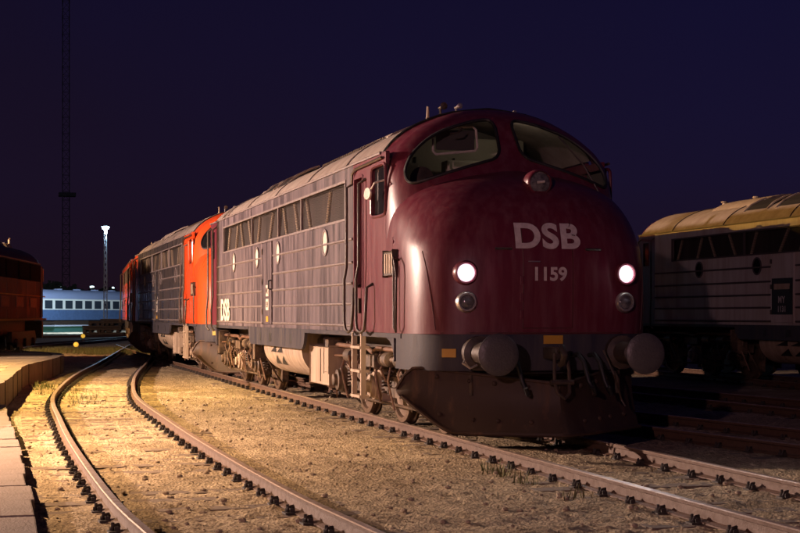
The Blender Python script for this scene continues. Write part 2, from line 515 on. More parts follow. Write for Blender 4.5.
def locomotive(label, loc, rz=0.0, front=RED, side=DARKSIDE, rib=RIB, skirt=SKIRT, roofm=ROOF, number='1159', dsb=True,
               lights='white', plough=True, nameplate=None, group=None, low_light=False, side_sign=True, yellow_plate=True):
    L = empty('diesel_locomotive', label, 'locomotive', loc, rz, group)
    RB, RE = -17.42, -18.42            # back of the dark side, back of the coloured end
    XD = -4.42                          # front of the dark side
    # ---------------- body shell
    def shell(x0, x1, m, name, zlo=1.27, cap0=True):
        b = MB()
        sec = [(z, y) for z, y in SEC if z >= zlo and z <= 3.57]
        for s in (-1, 1):
            b.grid([[Vector((x, s * y, z)) for z, y in sec] for x in (x0, x1)])
        return b.build(name, m, L)
    # sides: the near side is made of panels so that the louvre band is a real opening
    for s in (-1, 1):
        b = MB()
        b.box(RB, XD, s * HW, s * (HW - 0.05), 1.27, 2.84)
        b.box(RB, XD, s * HW, s * (HW - 0.05), 3.36, 3.56) if s > 0 else b.box(RB, XD, s * (HW), s * (HW - 0.05), 3.36, 3.555)
        b.box(RB, RB + 1.0, s * HW, s * (HW - 0.05), 2.84, 3.36)
        b.box(XD - 0.42, XD, s * HW, s * (HW - 0.05), 2.84, 3.36)
        sd = b.build('side_panel', side, L)
        # ribs
        for z in (1.35, 1.65, 1.93, 2.22, 2.54):
            r = MB()
            for (a, c) in ((XD - 0.02, -10.50), (-11.55, RB)):
                r.prism([(s * HW, z - 0.022), (s * (HW + 0.022), z - 0.006), (s * (HW + 0.022), z + 0.012), (s * HW, z + 0.022)], c, a, 'X')
            r.build('rib', rib, sd)
        # louvre band
        g = MB()
        g.box(RB + 1.0, XD - 0.42, s * (HW - 0.13), s * (HW - 0.11), 2.84, 3.36)
        band = g.build('intake_grille', MESH, L)
        k = MB()
        for i in range(21):
            z = 2.85 + i * 0.0245
            k.box(RB + 1.0, XD - 0.42, s * (HW - 0.055), s * (HW - 0.045), z, z + 0.008)
        k.build('louvre', MESH, band)
        k = MB()
        x = RB + 1.15
        random.seed(3)
        while x < XD - 1.0:
            dx = random.choice([0.25, 0.38, -0.3])
            k.tube([(x, s * (HW - 0.09), 2.86), (x + dx, s * (HW - 0.09), 3.34)], 0.035, 6)
            x += random.uniform(0.7, 1.3)
        k.build('brace', DUSTY, band)
        k = MB()
        for x in (-16.42, -12.75, -10.0, -8.0, -4.88):
            k.box(x - 0.025, x + 0.025, s * (HW + 0.012), s * (HW - 0.03), 2.82, 3.38)
        k.box(RB + 1.0, XD - 0.42, s * (HW + 0.014), s * (HW - 0.02), 3.352, 3.385)
        k.box(RB + 1.0, XD - 0.42, s * (HW + 0.014), s * (HW - 0.02), 2.815, 2.848)
        k.build('grille_frame', rib, band)
        # portholes
        for x in (-6.18, -10.0, -12.14, -14.93):
            p = MB().lathe([(s * (HW + 0.004), 0.20), (s * (HW + 0.022), 0.20), (s * (HW + 0.022), 0.165), (s * (HW + 0.004), 0.165)], (x, 0, 2.57), 'Y', 26)
            po = p.build('porthole', rib, L, 40)
            MB().lathe([(s * (HW + 0.003), 0.168), (s * (HW + 0.010), 0.168)], (x, 0, 2.57), 'Y', 26).build('pane', IVORY if low_light else DGLASS, po)
        # engine room door
        d = MB()
        d.box(-11.5, -10.56, s * (HW + 0.002), s * (HW + 0.018), 1.33, 2.80, 0.008)
        do = d.build('door', side, L)
        h = MB(); h.tube([(-10.62, s * (HW + 0.02), 1.95), (-10.62, s * (HW + 0.07), 1.96), (-10.62, s * (HW + 0.07), 2.1), (-10.62, s * (HW + 0.02), 2.11)], 0.014, 6)
        h.build('handle', BLACK, do)
        h = MB()
        for z in (1.5, 2.05, 2.6):
            h.box(-11.53, -11.47, s * (HW + 0.018), s * (HW + 0.035), z, z + 0.1)
        h.build('hinge', OIL, do)
        if nameplate:
            npl = MB().box(-11.46, -10.60, s * (HW + 0.02), s * (HW + 0.03), 1.50, 2.28).build('nameplate', BLACK, do)
            for (tx, sz, zz) in nameplate:
                bm = text_mesh(tx, sz, 0.006, 1.1)
                for v in bm.verts:
                    v.co = Vector((-11.03 + (v.co.x if s < 0 else -v.co.x), s * (HW + 0.034), zz + v.co.y))
                q = MB(); q.bm.free(); q.bm = bm
                q.build('lettering', LETTER, do)
            MB().box(-11.36, -10.70, s * (HW + 0.03), s * (HW + 0.034), 2.04, 2.16).build('builder_plate', DUSTY, do)
        elif side_sign and number:
            for zz, tx in ((1.93, 'MY'), (1.68, number[-2:])):
                MB().box(-11.13, -10.87, s * (HW + 0.019), s * (HW + 0.024), zz - 0.10, zz + 0.10).build('number_plate', IVORY, do)
                bm = text_mesh(tx, 0.15, 0.004)
                for v in bm.verts:
                    v.co = Vector((-11.0 + (v.co.x if s < 0 else -v.co.x), s * (HW + 0.027), zz + v.co.y))
                q = MB(); q.bm.free(); q.bm = bm
                q.build('number', DIRTY, do)
            MB().box(-11.12, -10.9, s * (HW + 0.019), s * (HW + 0.024), 1.37, 1.47).build('warning_plate', YELLOW, do)
        # lettering at the rear of the side
        if dsb:
            bm = text_mesh('DSB', 0.62, 0.02, 1.0, 1.0)
            for v in bm.verts:
                v.co = Vector((-16.05 * 1 + (v.co.x if s < 0 else -v.co.x) * 1.15, s * (HW + 0.026), 1.60 + v.co.y))
            q = MB(); q.bm.free(); q.bm = bm
            q.build('lettering', IVORY, L)
        # gutter
        MB().box(RE + 0.02, -2.9 if s < 0 else -3.4, s * 1.47, s * 1.535, 3.545, 3.575, 0.006).build('gutter', rib, L)
        # coloured rear end with its door and handrails
        b = MB()
        b.box(RE, RB, s * HW, s * (HW - 0.05), 1.27, 3.555)
        rp_ = b.build('end_panel', front, L)
        MB().box(RE + 0.30, RE + 0.62, s * (HW + 0.004), s * (HW - 0.04), 2.75, 3.35).build('window', DGLASS, rp_)
        for xx in (RE + 0.18, RB - 0.05):
            h = MB(); h.tube([(xx, s * HW, 3.45), (xx, s * (HW + 0.09), 3.38), (xx, s * (HW + 0.09), 1.9), (xx + 0.05, s * (HW + 0.13), 1.6), (xx + 0.05, s * (HW + 0.13), 1.22), (xx + 0.12, s * (HW + 0.08), 1.15)], 0.022, 8)
            h.build('handrail', OIL, L, 60)
        # lower skirt between the bogies
        b = MB()
        poly = [(-14.05, 1.27), (-7.75, 1.27)]
        arc1 = [(-7.75 - 0.30 * (1 - math.cos(a)), 1.27 - 0.33 * math.sin(a)) for a in [i * PI / 2 / 5 for i in range(6)]]
        arc2 = [(-12.9 - 0.30 * math.cos(a), 1.27 - 0.33 * math.sin(a)) for a in [PI / 2 - i * PI / 2 / 5 for i in range(6)]]
        b.prism([(-13.2, 1.268), (-7.75, 1.268)] + arc1[1:] + arc2[:-1], s * (HW - 0.002), s * (HW - 0.05), 'Y')
        # rail along the sill and rounded cut-out over the leading wheels
        b.box(RE, -13.2, s * (HW + 0.003), s * (HW - 0.05), 1.21, 1.268)
        b.box(-7.75, -1.95, s * (HW + 0.003), s * (HW - 0.05), 1.21, 1.268)
        sk = b.build('skirt', skirt, L)
        for (xx, ww) in ((-10.95, 0.24), (-9.0, 0.16), (-11.9, 0.12)):
            MB().box(xx, xx + ww, s * (HW + 0.002), s * (HW - 0.03), 1.02, 1.18, 0.01).build('step_hole', BLACK, sk)
    # ---------------- roof
    b = MB()
    zs = [3.56, 3.62, 3.72, 3.80, 3.88, 3.96, 4.03, 4.09, 4.14, 4.175, 4.195, 4.20]
    ring = []
    for z in zs[:-1]:
        ring.append((z, smooth_interp(z, CZ, CRW)))
    prof = [(-y, z) for z, y in ring] + [(0, 4.2)] + [(y, z) for z, y in reversed(ring)]
    xs = [RE + 0.0] + [RE + 0.25 + i * 0.8 for i in range(int((-3.1 - RE - 0.25) / 0.8) + 1)] + [-3.08]
    rows = []
    for i, x in enumerate(xs):
        k = 1.0
        rows.append([Vector((x, p[0], p[1])) for p in prof])
    b.grid(rows)
    roof = b.build('roof', roofm, L, 50)
    # roof joints
    for x in (-5.3, -8.0, -10.9, -13.9, -16.6):
        j = MB()
        pr = [Vector((x, p[0] * 1.004, p[1] + 0.006)) for p in prof]
        j.tube(pr, 0.013, 4)
        j.build('roof_joint', rib, roof)
    # raised hatches
    for (x0, x1, h) in ((-9.2, -5.0, 0.09), (-15.6, -13.3, 0.11)):
        hp = [(-0.88, 4.00), (-0.80, 4.09), (-0.5, 4.17 + h * .5), (-0.2, 4.20 + h * .8), (0, 4.21 + h * .8), (0.2, 4.20 + h * .8), (0.5, 4.17 + h * .5), (0.80, 4.09), (0.88, 4.00)]
        hm = MB().prism(hp, x0, x1, 'X')
        ho = hm.build('roof_hatch', roofm, roof, 35)
    hb = MB()
    for s in (-1, 1):
        hb.box(-9.1, -5.0, s * 0.895, s * 0.925, 3.99, 4.012)
    for i in range(44):
        x = -9.1 + i * 0.093
        for s in (-1, 1):
            hb.box(x, x + 0.035, s * 0.90, s * 0.935, 3.995, 4.03)
    hb.build('bolt_row', OIL, roof)
    for x0 in (-11.4, -12.85):
        rdl = MB()
        for s in (-1, 1):
            pr = [(s * 1.16, 3.86), (s * 1.0, 4.0), (s * 0.75, 4.12), (s * 0.62, 4.16), (s * 0.62, 4.10), (s * 0.75, 4.05), (s * 0.98, 3.92), (s * 1.12, 3.84)]
            rdl.prism(pr, x0 - 0.5, x0 + 0.5, 'X')
        rdl.build('radiator_opening', BLACK, roof)
        fr = MB()
        for s in (-1, 1):
            for xx in (x0 - 0.53, x0 + 0.53):
                fr.tube([(xx, s * 1.18, 3.86), (xx, s * 1.0, 4.02), (xx, s * 0.75, 4.14), (xx, s * 0.60, 4.19)], 0.025, 5)
        fr.build('radiator_frame', roofm, roof)
    for (x, y, z, h) in ((-3.4, -0.75, 4.06, 0.19),):
        MB().tube([(x, y, z - .02), (x, y, z + 0.05), (x, y, z + h)], [0.05, 0.022, 0.014], 8).build('antenna', DUSTY, roof)
    for (x, y, k) in ((-3.2, -0.62, 1.0), (-3.2, -0.40, 0.7), (-3.3, 0.40, 0.35)):
        hn = MB()
        z = smooth_interp(abs(y), [0.0, 0.5, 0.85, 1.14], [4.2, 4.14, 4.03, 3.88])
        hn.tube([(x - 0.06, y, z - 0.03), (x - 0.06, y, z + 0.10 * k), (x, y, z + 0.11 * k)], 0.018, 6)
        hn.lathe([(-0.12, 0.014), (0.0, 0.018), (0.10, 0.04 * k + .01), (0.105, 0.02)], (x, y, z + 0.11 * k), 'X', 12)
        hn.build('horn', OIL if k > .9 else CHROME, roof)
    for x in (-14.6, -16.2, -12.1):
        MB().lathe([(0, 0.05), (0.1, 0.05), (0.12, 0.09), (0.15, 0.07)], (x, -0.2, 4.18), 'Z', 10).build('vent_cap', roofm, roof)
    # ---------------- rear wall, floor, front bulkheads (closed box inside)
    b = MB()
    rp2 = [(-HW + 0.001, 1.27)] + [(-y, z) for z, y in ring] + [(0, 4.2)] + [(y, z) for z, y in reversed(ring)] + [(HW - 0.001, 1.27)]
    b.prism(rp2, RE - 0.02, RE + 0.03, 'X')
    b.build('end_wall', front, L)
    b = MB(); b.box(RE + 0.05, -2.2, -HW + 0.06, HW - 0.06, 1.20, 1.262)
    b.build('floor', OIL, L)
    b = MB(); b.box(-4.60, -4.52, -1.40, 1.40, 1.27, 3.6)
    b.box(-4.60, -4.52, -1.0, 1.0, 3.6, 3.98)
    b.build('cab_bulkhead', BEIGE, L)
    # ---------------- cab side
    for s in (-1, 1):
        near = s
        b = MB()
        y0, y1 = s * HW, s * (HW - 0.05)
        b.box(XD, -4.36, y0, y1, 1.27, 3.555)
        b.box(-4.36, -3.86, y0, y1, 1.27, 1.86)
        b.box(-4.36, -3.86, y0, y1, 3.36, 3.555)
        b.box(-3.86, -3.36, y0, y1, 1.27, 3.555)
        b.box(-3.36, -2.66, y0, y1, 1.27, 2.78)
        b.box(-3.36, -2.66, y0 if s < 0 else 1.45, y1 if s < 0 else 1.40, 3.40, 3.555 if s < 0 else 3.50)
        b.box(-2.66, -2.322, y0, y1, 1.27, 2.46)
        if s < 0: b.box(-3.12, -2.68, y0, y1, 3.55, 3.565)
        cs = b.build('cab_side', front, L)
        # recessed entrance door
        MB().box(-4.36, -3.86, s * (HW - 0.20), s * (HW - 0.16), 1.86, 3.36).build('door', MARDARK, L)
        fr = MB()
        fr.box(-4.37, -4.33, s * (HW + 0.012), s * (HW - 0.16), 1.85, 3.37)
        fr.box(-3.88, -3.84, s * (HW + 0.012), s * (HW - 0.16), 1.85, 3.37)
        fr.box(-4.33, -3.88, s * (HW + 0.012), s * (HW - 0.16), 3.34, 3.38)
        fr.build('door_frame', front, L)
        MB().box(-4.13, -3.97, s * (HW + 0.004), s * (HW + 0.03), 1.52, 1.72).build('step_plate', OIL, cs)
        # sliding side window with mirror
        w = MB().box(-3.34, -2.68, s * (HW - 0.03), s * (HW - 0.04), 2.79, 3.39).build('side_window', DGLASS, L)
        fr = MB()
        o_ = rounded([(-3.38, 2.90), (-3.38, 3.28), (-3.36, 3.40), (-3.24, 3.42), (-2.78, 3.42), (-2.66, 3.40), (-2.64, 3.28), (-2.64, 2.90), (-2.66, 2.78), (-2.78, 2.76), (-3.24, 2.76), (-3.36, 2.78)], 1)
        fr.tube([(p[0], s * (HW + 0.004), p[1]) for p in o_ + [o_[0]]], 0.022, 6, False)
        fr.build('window_frame', front, w)
        if low_light and s < 0:
            mr = MB()
            mr.tube([(-2.66, s * HW, 3.20), (-2.68, s * (HW + 0.14), 3.16), (-2.80, s * (HW + 0.16), 3.08)], 0.012, 6)
            mr.lathe([(s * (HW + 0.15), 0.02), (s * (HW + 0.16), 0.10), (s * (HW + 0.18), 0.10), (s * (HW + 0.19), 0.03)], (0, 0, 0), 'Y', 18)
            mr.bm.verts.ensure_lookup_table()
            for v in mr.bm.verts[-72:]:
                v.co = Vector((-2.92 + v.co.x * 1.7, v.co.y, 3.04 + v.co.z * 0.75))
            mr.build('mirror', IVORY, L, 40)
        # grab rails beside the door: hairpins with a jog
        for (xa, xb2) in ((-4.50, -4.02), (-3.80, -3.30)):
            h = MB()
            yy = s * (HW + 0.09)
            pts = [(xa + 0.10, s * HW, 3.30), (xa + 0.06, yy, 3.24), (xa + 0.06, yy, 2.15), (xa, s * (HW + 0.11), 1.98), (xa, s * (HW + 0.11), 1.42),
                   (xa + 0.06, s * (HW + 0.11), 1.30), (xa + (xb2 - xa) * .5, s * (HW + 0.11), 1.26), (xb2 - 0.06, s * (HW + 0.11), 1.30), (xb2, s * (HW + 0.11), 1.42), (xb2, yy, 1.85), (xb2, s * HW, 1.90)]
            h.tube(pts, 0.021, 8)
            h.build('handrail', OIL, L, 60)
        # top of door: fold of sheet (rain strip)
        MB().tube([(-4.42, s * (HW + 0.02), 3.30), (-4.36, s * (HW + 0.03), 3.42), (-4.2, s * (HW + 0.03), 3.47), (-2.75, s * (HW + 0.03), 3.49)], 0.02, 5).build('rain_strip', OIL, cs)
        # lamp box / grille on the cab corner
        gx = nose_x(0, 2.1)
        v = MB().box(-2.56, -2.10, s * (HW + 0.0), s * (HW + 0.05), 1.98, 2.28, 0.02)
        vo = v.build('vent_grille', OIL, L)
        v = MB()
        for i in range(4):
            v.box(-2.52 + i * 0.11, -2.46 + i * 0.11, s * (HW + 0.05), s * (HW + 0.06), 2.01, 2.25)
        v.build('grille_slot', DUSTY, vo)
        # corner grab rail
        h = MB()
        h.tube([(-2.02, s * (HW - .01), 2.16), (-2.0, s * (HW + 0.08), 2.20), (-1.9, s * (HW + 0.09), 2.12), (-1.86, s * (HW + 0.08), 1.98), (-1.88, s * (HW + 0.08), 1.36), (-1.95, s * (HW + 0.06), 1.29), (-2.05, s * (HW + 0.06), 1.34), (-2.06, s * (HW + .06), 2.10)], 0.014, 7)
        h.build('handrail', OIL, L, 60)
        # cab ladder under the door
        ld = empty('ladder'); ld.parent = L
        la = MB()
        for xx in (-4.42, -3.92):
            la.box(xx - 0.025, xx + 0.025, s * (HW + 0.02), s * (HW - 0.05), 0.36, 1.26, 0.006)
        la.build('stile', DUSTY, ld)
        for i, zz in enumerate((0.38, 0.72, 1.04)):
            MB().box(-4.42, -3.90, s * (HW + 0.04), s * (HW - 0.10), zz, zz + 0.035).build('tread', DUSTY, ld)
    # ---------------- nose
    b = MB()
    zs = [1.27 + i * 0.045 for i in range(int((3.0 - 1.27) / 0.045))] + [3.0 + 0.02 * k for k in range(15)] + [3.295, 3.305, 3.312, 3.32]
    T = [-1 + 2 * i / 96 for i in range(97)]
    rows = []
    for z in zs:
        r = [nose_pt(z, t) for t in T]
        w = r[-1].y
        if z > 2.45:
            r = [Vector((-3.0, -w, z))] + r + [Vector((-3.0, w, z))]
        else:
            r = [Vector((-2.322, -w, z))] + r + [Vector((-2.322, w, z))]
        rows.append(r)
    b.grid(rows)
    nose = b.build('nose', front, L, 179)
    # nose seams: door outline and panel joints
    sm = MB()
    def seam(pts, r=0.006, up=0.001):
        q = []
        for a, c in zip(pts, pts[1:]):
            for k in range(9):
                u = k / 8
                y = a[0] + (c[0] - a[0]) * u; z = a[1] + (c[1] - a[1]) * u
                q.append(Vector((nose_x(y, z) + up, y, z)))
        sm.tube(q, r, 5)
    seam([(-0.32, 2.62), (-0.32, 1.34), (0.30, 1.34), (0.30, 2.62)])
    seam([(-1.25, 1.285), (1.25, 1.285)], 0.009)
    sm.build('panel_seam', MARDARK, nose)
    sm = MB()
    for s in (-1, 1):
        sm = MB()
        seam([(s * 0.66, 2.27), (s * 0.46, 2.27)], 0.014, 0.03)
        sm.build('grab_bar', OIL, nose)
    for (y, z) in ((-0.34, 1.90), (-0.34, 1.70), (-0.34, 1.5)):
        MB().box(nose_x(y, z) - 0.01, nose_x(y, z) + 0.018, y - 0.02, y + 0.02, z - 0.05, z + 0.05, 0.005).build('hinge', front, nose)
    MB().tube([(nose_x(-0.22, 2.12) + 0.02, -0.26, 2.12), (nose_x(-0.2, 2.12) + 0.03, -0.12, 2.12)], 0.008, 5).build('hook', CHROME, nose)
    sm = MB()
    seam([(-1.40, 2.25), (-1.30, 1.32)], 0.006); 
    sm.build('panel_seam', MARDARK, nose)
    sm = MB()
    seam([(1.40, 2.25), (1.30, 1.32)], 0.006)
    sm.build('panel_seam', MARDARK, nose)
    # ---------------- cab shell with real window openings
    win_l = rounded(WIN, 2)
    win_r = [(-p[0], p[1]) for p in win_l]
    b = MB(); gl = {-1: MB(), 1: MB()}
    zs = [2.45 + i * 0.024 for i in range(int((4.12 - 2.45) / 0.024) + 1)] + [4.14, 4.155, 4.17, 4.18, 4.19, 4.2]
    NT = 120
    T = [-1 + 2 * i / NT for i in range(NT + 1)]
    P = []
    for z in zs:
        r = [cab_pt(z, t) for t in T]
        w = r[-1].y
        if z < 3.50:
            xb_ = smooth_interp(z, CZ, CB) - 0.015; wr = w
        else:
            xb_ = -3.12; wr = smooth_interp(z, CZ, CRW)
        P.append([Vector((xb_, -wr, z))] + r + [Vector((xb_, wr, z))])
    cache = {}
    def vert(bb, i, j):
        k = (id(bb), i, j)
        if k not in cache:
            cache[k] = bb.bm.verts.new(P[i][j])
        return cache[k]
    for i in range(len(P) - 1):
        for j in range(len(P[0]) - 1):
            c = (P[i][j] + P[i + 1][j + 1] + P[i][j + 1] + P[i + 1][j]) / 4
            if i < 3: pass
            tgt = b
            if inside((c.y, c.z), win_l): tgt = gl[-1]
            elif inside((c.y, c.z), win_r): tgt = gl[1]
            tgt.bm.faces.new((vert(tgt, i, j), vert(tgt, i, j + 1), vert(tgt, i + 1, j + 1), vert(tgt, i + 1, j)))
    cab = b.build('cab', front, L, 60)
    for s, w_ in ((-1, win_l), (1, win_r)):
        g = gl[s]
        go = g.build('windscreen', GLASS if low_light else DGLASS, L, 179)
        fr = MB()
        pts = [Vector((cab_x(p[0], p[1]) + 0.006, p[0], p[1])) for p in w_]
        fr.tube(pts + [pts[0]], 0.021, 6, False)
        fr.build('rubber_seal', BLACK, go, 60)
        wp = MB()
        wp.tube([(cab_x(s * 0.75, 3.80) + 0.03, s * 0.75, 3.80), (cab_x(s * 1.0, 3.4) + 0.03, s * 1.0, 3.4), (cab_x(s * 1.16, 3.02) + 0.03, s * 1.16, 3.02)] if s > 0 else
                [(cab_x(-.55, 3.86) + 0.03, -.55, 3.86), (cab_x(-.62, 3.80) + 0.03, -.62, 3.80), (cab_x(-.72, 3.79) + 0.03, -.72, 3.79)], 0.011, 5)
        wp.build('wiper', OIL, go)
    # bead between cab and roof
    pr = []
    for i in range(41):
        t = -1 + 2 * i / 40
        k = PI / 2 * (1 - abs(t))
    j = MB()
    pr = [Vector((-3.11, p[0] * 1.003, p[1] + 0.004)) for p in prof]
    j.tube(pr, 0.016, 5)
    j.build('roof_joint', BLACK, roof)
    # ---------------- cab interior
    if low_light:
        it = MB(); it.box(-4.50, -2.0, -1.42, 1.42, 2.55, 2.60)
        it.box(-2.75, -2.25, -1.25, 1.25, 2.60, 3.05, 0.04)
        it.build('driving_desk', DKINT, L)
        it = MB()
        it.box(-3.9, -3.45, -1.18, -0.72, 2.62, 3.0, 0.04); it.box(-3.96, -3.85, -1.18, -0.72, 2.95, 3.55, 0.04)
        it.build('driver_seat', BEIGE, L)
        it = MB()
        it.box(-4.3, -4.0, -0.30, 0.45, 2.62, 3.62, 0.03)
        it.build('control_cabinet', BEIGE, L)
        it = MB()
        pts = [(-0.80, 3.56), (-0.84, 3.60), (-0.84, 3.86), (-0.80, 3.90), (-0.30, 3.93), (-0.26, 3.89), (-0.24, 3.66), (-0.27, 3.62)]
        it.tube([(-2.86, p[0], p[1]) for p in pts + [pts[0]]], 0.017, 6, False)
        it.build('sun_visor', IVORY, L)
        it = MB()
        it.box(-2.87, -2.86, -0.80, -0.28, 3.62, 3.88)
        it.build('visor_screen', DKINT, L)
        it = MB(); it.box(-4.515, -4.50, -0.06, -0.03, 2.7, 3.7); it.box(-4.515, -4.49, -0.62, -0.60, 2.7, 3.7)
        it.build('door_joint', DKINT, L)
        it = MB(); it.lathe([(-0.02, 0.0), (0.0, 0.16), (0.02, 0.16), (0.03, 0.0)], (-3.0, -0.95, 3.25), 'X', 20)
        it.build('handwheel', OIL, L)
    if low_light:  # added lamp, brightens the cab interior behind the windscreen
        ld_ = bpy.data.lights.new('added_cab_fill', 'POINT'); ld_.energy = 2.2; ld_.color = (1, 0.88, 0.66); ld_.shadow_soft_size = 0.06
        lo = bpy.data.objects.new('added_cab_fill', ld_); COL.objects.link(lo); lo.parent = L; lo.location = (-3.5, 0.4, 3.98)
        MB().lathe([(0, 0.07), (0.03, 0.06)], (-3.5, 0.4, 4.05), 'Z', 12).build('added_cab_lamp', IVORY, L)
    # ---------------- lamps on the nose
    nl = nose_n(0, 2.95); yl, zl = 0.0, 3.0
    q = nl.to_track_quat('X', 'Z').to_matrix().to_4x4()
    c0 = Vector((nose_x(0, 3.0) - 0.02, 0.04, 3.085))
    M = Matrix.Translation(c0)
    tl = MB().lathe([(-0.14, 0.16), (0.04, 0.16), (0.06, 0.15), (0.07, 0.135), (0.03, 0.13)], (0, 0, 0), 'X', 30).xf(M)
    to_ = tl.build('top_headlight', front, L, 40)
    MB().lathe([(0.035, 0.13), (0.05, 0.10), (0.06, 0.0)], (0, 0, 0), 'X', 24).xf(M).build('lens', LGLASS, to_, 60)
    MB().tube([c0 + Vector((0.07, -0.04, 0)), c0 + Vector((0.07, 0.05, 0.01))], 0.016, 6).build('bulb', IVORY, to_)
    for s in (-1, 1):
        for (zz, r1, kind) in ((1.985, 0.125, 'hl'), (1.645, 0.105, 'low')):
            yy = s * (1.0 if kind == 'hl' else 0.99)
            n_ = nose_n(yy, zz)
            n_ = Vector((1, s * 0.10, 0)).normalized()
            qq = Matrix.Translation(Vector((nose_x(yy, zz) + 0.015, yy, zz))) @ n_.to_track_quat('X', 'Z').to_matrix().to_4x4()
            o_ = MB().lathe([(-0.08, r1 + 0.02), (0.02, r1 + 0.02), (0.05, r1), (0.05, r1 - 0.018), (0.02, r1 - 0.022)], (0, 0, 0), 'X', 30).xf(qq)
            ho = o_.build('headlight' if kind == 'hl' else 'marker_light', (CHROME if kind == 'low' else front), L, 40)
            lit = kind == 'hl' and lights
            MB().lathe([(0.022, r1 - 0.02), (0.045, (r1 - 0.02) * .7), (0.055, 0.0)], (0, 0, 0), 'X', 24).xf(qq).build('lens', HEAD if lit else LGLASS, ho, 60)
            if lit:
                MB().lathe([(0.055, 0.062), (0.075, 0.04), (0.08, 0.0)], (0, 0, 0), 'X', 20).xf(qq).build('bulb', mat('lit headlight core', (0.9, 0.9, 0.9), 0.3, emit=(1.0, 0.97, 1.0), estr=70), ho, 60)
                ld_ = bpy.data.lights.new('headlight_beam', 'SPOT')
                ld_.energy = 90; ld_.color = (1, 0.94, 0.97); ld_.spot_size = math.radians(110); ld_.spot_blend = 1.0; ld_.shadow_soft_size = 0.08
                lo = bpy.data.objects.new('headlight_beam', ld_); COL.objects.link(lo); lo.parent = ho
                p_ = qq @ Vector((0.12, 0, 0)); lo.location = p_
                lo.rotation_euler = (Vector((1, 0, -0.06))).to_track_quat('-Z', 'Z').to_euler()
    # ---------------- lettering on the nose
    if dsb and number:
        for (tx, sz, bo, yy, zz, sxx) in (('DSB', 0.405, 0.014, 0.0, 2.425, 1.12), (number, 0.215, 0.007, 0.02, 1.975, 1.02)):
            bm = text_mesh(tx, sz, bo, 1.05 if tx == 'DSB' else 1.0, sxx)
            for v in bm.verts:
                y = yy + v.co.x; z = zz + v.co.y
                v.co = Vector((nose_x(y, z) + 0.010, y, z))
            qb = MB(); qb.bm.free(); qb.bm = bm
            qb.build('lettering', LETTER, nose)
    # ---------------- front apron and corner skirts
    b = MB()
    rows = []
    def ap_pt(t, z):
        p = nose_pt(1.27, t)
        return Vector((p.x - 0.012 - (0.03 if z < 0.9 else 0), p.y * 0.995, z))
    TT = [-1 + 2 * i / 60 for i in range(61)]
    for z in (1.268, 1.1, 0.95, 0.84):
        rows.append([ap_pt(t, z) for t in TT])
    b.grid(rows)
    # side cheeks curving up into the wheel opening
    for s in (-1, 1):
        arc = [(-2.32 + 0.42 * math.cos(a), 0.92 + 0.34 * math.sin(a)) for a in [i * PI / 2 / 8 for i in range(9)]]
        poly = [(-1.70, 0.92)] + arc + [(-2.32, 1.27), (-1.70, 1.27)]
        # cheek follows the side plane
        A = [(max(p[0], -2.32), p[1]) for p in arc]
        g = []
        for (xx, zz) in A:
            g.append([Vector((xx, s * HW * 0.995, zz)), Vector((xx, s * HW * 0.995, 1.268))])
        # put the sheet only behind the curve start
    apron = b.build('apron', skirt, L, 60)
    # cut-out: dark wheel space behind is open, so trim the apron with an arch panel
    for s in (-1, 1):
        b = MB()
        arc = [(-2.75 + 0.45 * math.cos(a), 0.92 + 0.29 * math.sin(a)) for a in [i * PI / 2 / 8 for i in range(9)]]
        b.prism(arc + [(-2.75, 1.268), (-2.302, 1.268)], s * HW * 0.994, s * (HW * 0.994 - 0.04), 'Y')
        b.build('arch_panel', skirt, L)
    # plates on the apron
    if yellow_plate:
        for (y, z, w_, h_) in ((0.06, 1.205, 0.12, 0.05), (-1.16, 1.05, 0.085, 0.05)):
            x = nose_x(y, 1.27) - 0.010
            nn = nose_n(y, 1.3)
            pl = MB().box(0.0, 0.02, -w_, w_, -h_, h_, 0.004)
            pl.xf(Matrix.Translation((x, y, z)) @ Vector((nn.x, nn.y, 0)).to_track_quat('X', 'Z').to_matrix().to_4x4())
            pp = pl.build('warning_plate', YELLOW, L)
    # buffer beam
    MB().box(-1.55, -1.12, -0.98, 0.98, 0.80, 1.22, 0.02).build('buffer_beam', SKIRT, L)
    MB().box(RE - 0.08, RE + 0.02, -1.40, 1.40, 0.80, 1.25, 0.02).build('buffer_beam', SKIRT, L)
    for (xb, sg) in ((-0.24, 1), (-18.90, -1)):
        base = 0.76 if sg > 0 else 0.5
        for s in (-1, 1):
            o = (xb, s * 0.89 + (0.04 if sg > 0 else 0), 1.05)
            prof_ = [(-base, 0.20), (-0.66, 0.20), (-0.64, 0.13), (-0.34, 0.12), (-0.33, 0.09), (-0.16, 0.085), (-0.13, 0.12)] if sg > 0 else [(-base, 0.19), (-0.38, 0.19), (-0.36, 0.15), (-0.12, 0.13)]
            bu = MB().lathe([(a * sg, r) for a, r in prof_], o, 'X', 24).build('buffer', OIL, L, 40)
            MB().lathe([(a * sg, r) for a, r in [(-0.13, 0.15), (-0.06, 0.225), (-0.035, 0.235), (-0.015, 0.238), (0.0, 0.222), (0.012, 0.15), (0.018, 0.0)]], o, 'X', 32).build('buffer_disc', BUFF, bu, 40)
            if sg > 0:
                MB().lathe([(a, r) for a, r in [(-0.20, 0.12), (-0.12, 0.19), (-0.08, 0.2), (-0.07, 0.1)]], o, 'X', 24).build('buffer_collar', DUSTY, bu, 40)
    # coupling hook, chain, brake hoses
    cp = MB()
    cp.box(-0.98, -0.55, -0.06, 0.06, 0.98, 1.12, 0.02)
    cp.tube([(-0.62, 0, 1.05), (-0.48, 0, 1.12), (-0.42, 0, 1.03), (-0.47, 0, 0.94), (-0.55, 0, 0.93)], 0.04, 8)
    co = cp.build('coupling', OIL, L, 50)
    c2 = MB()
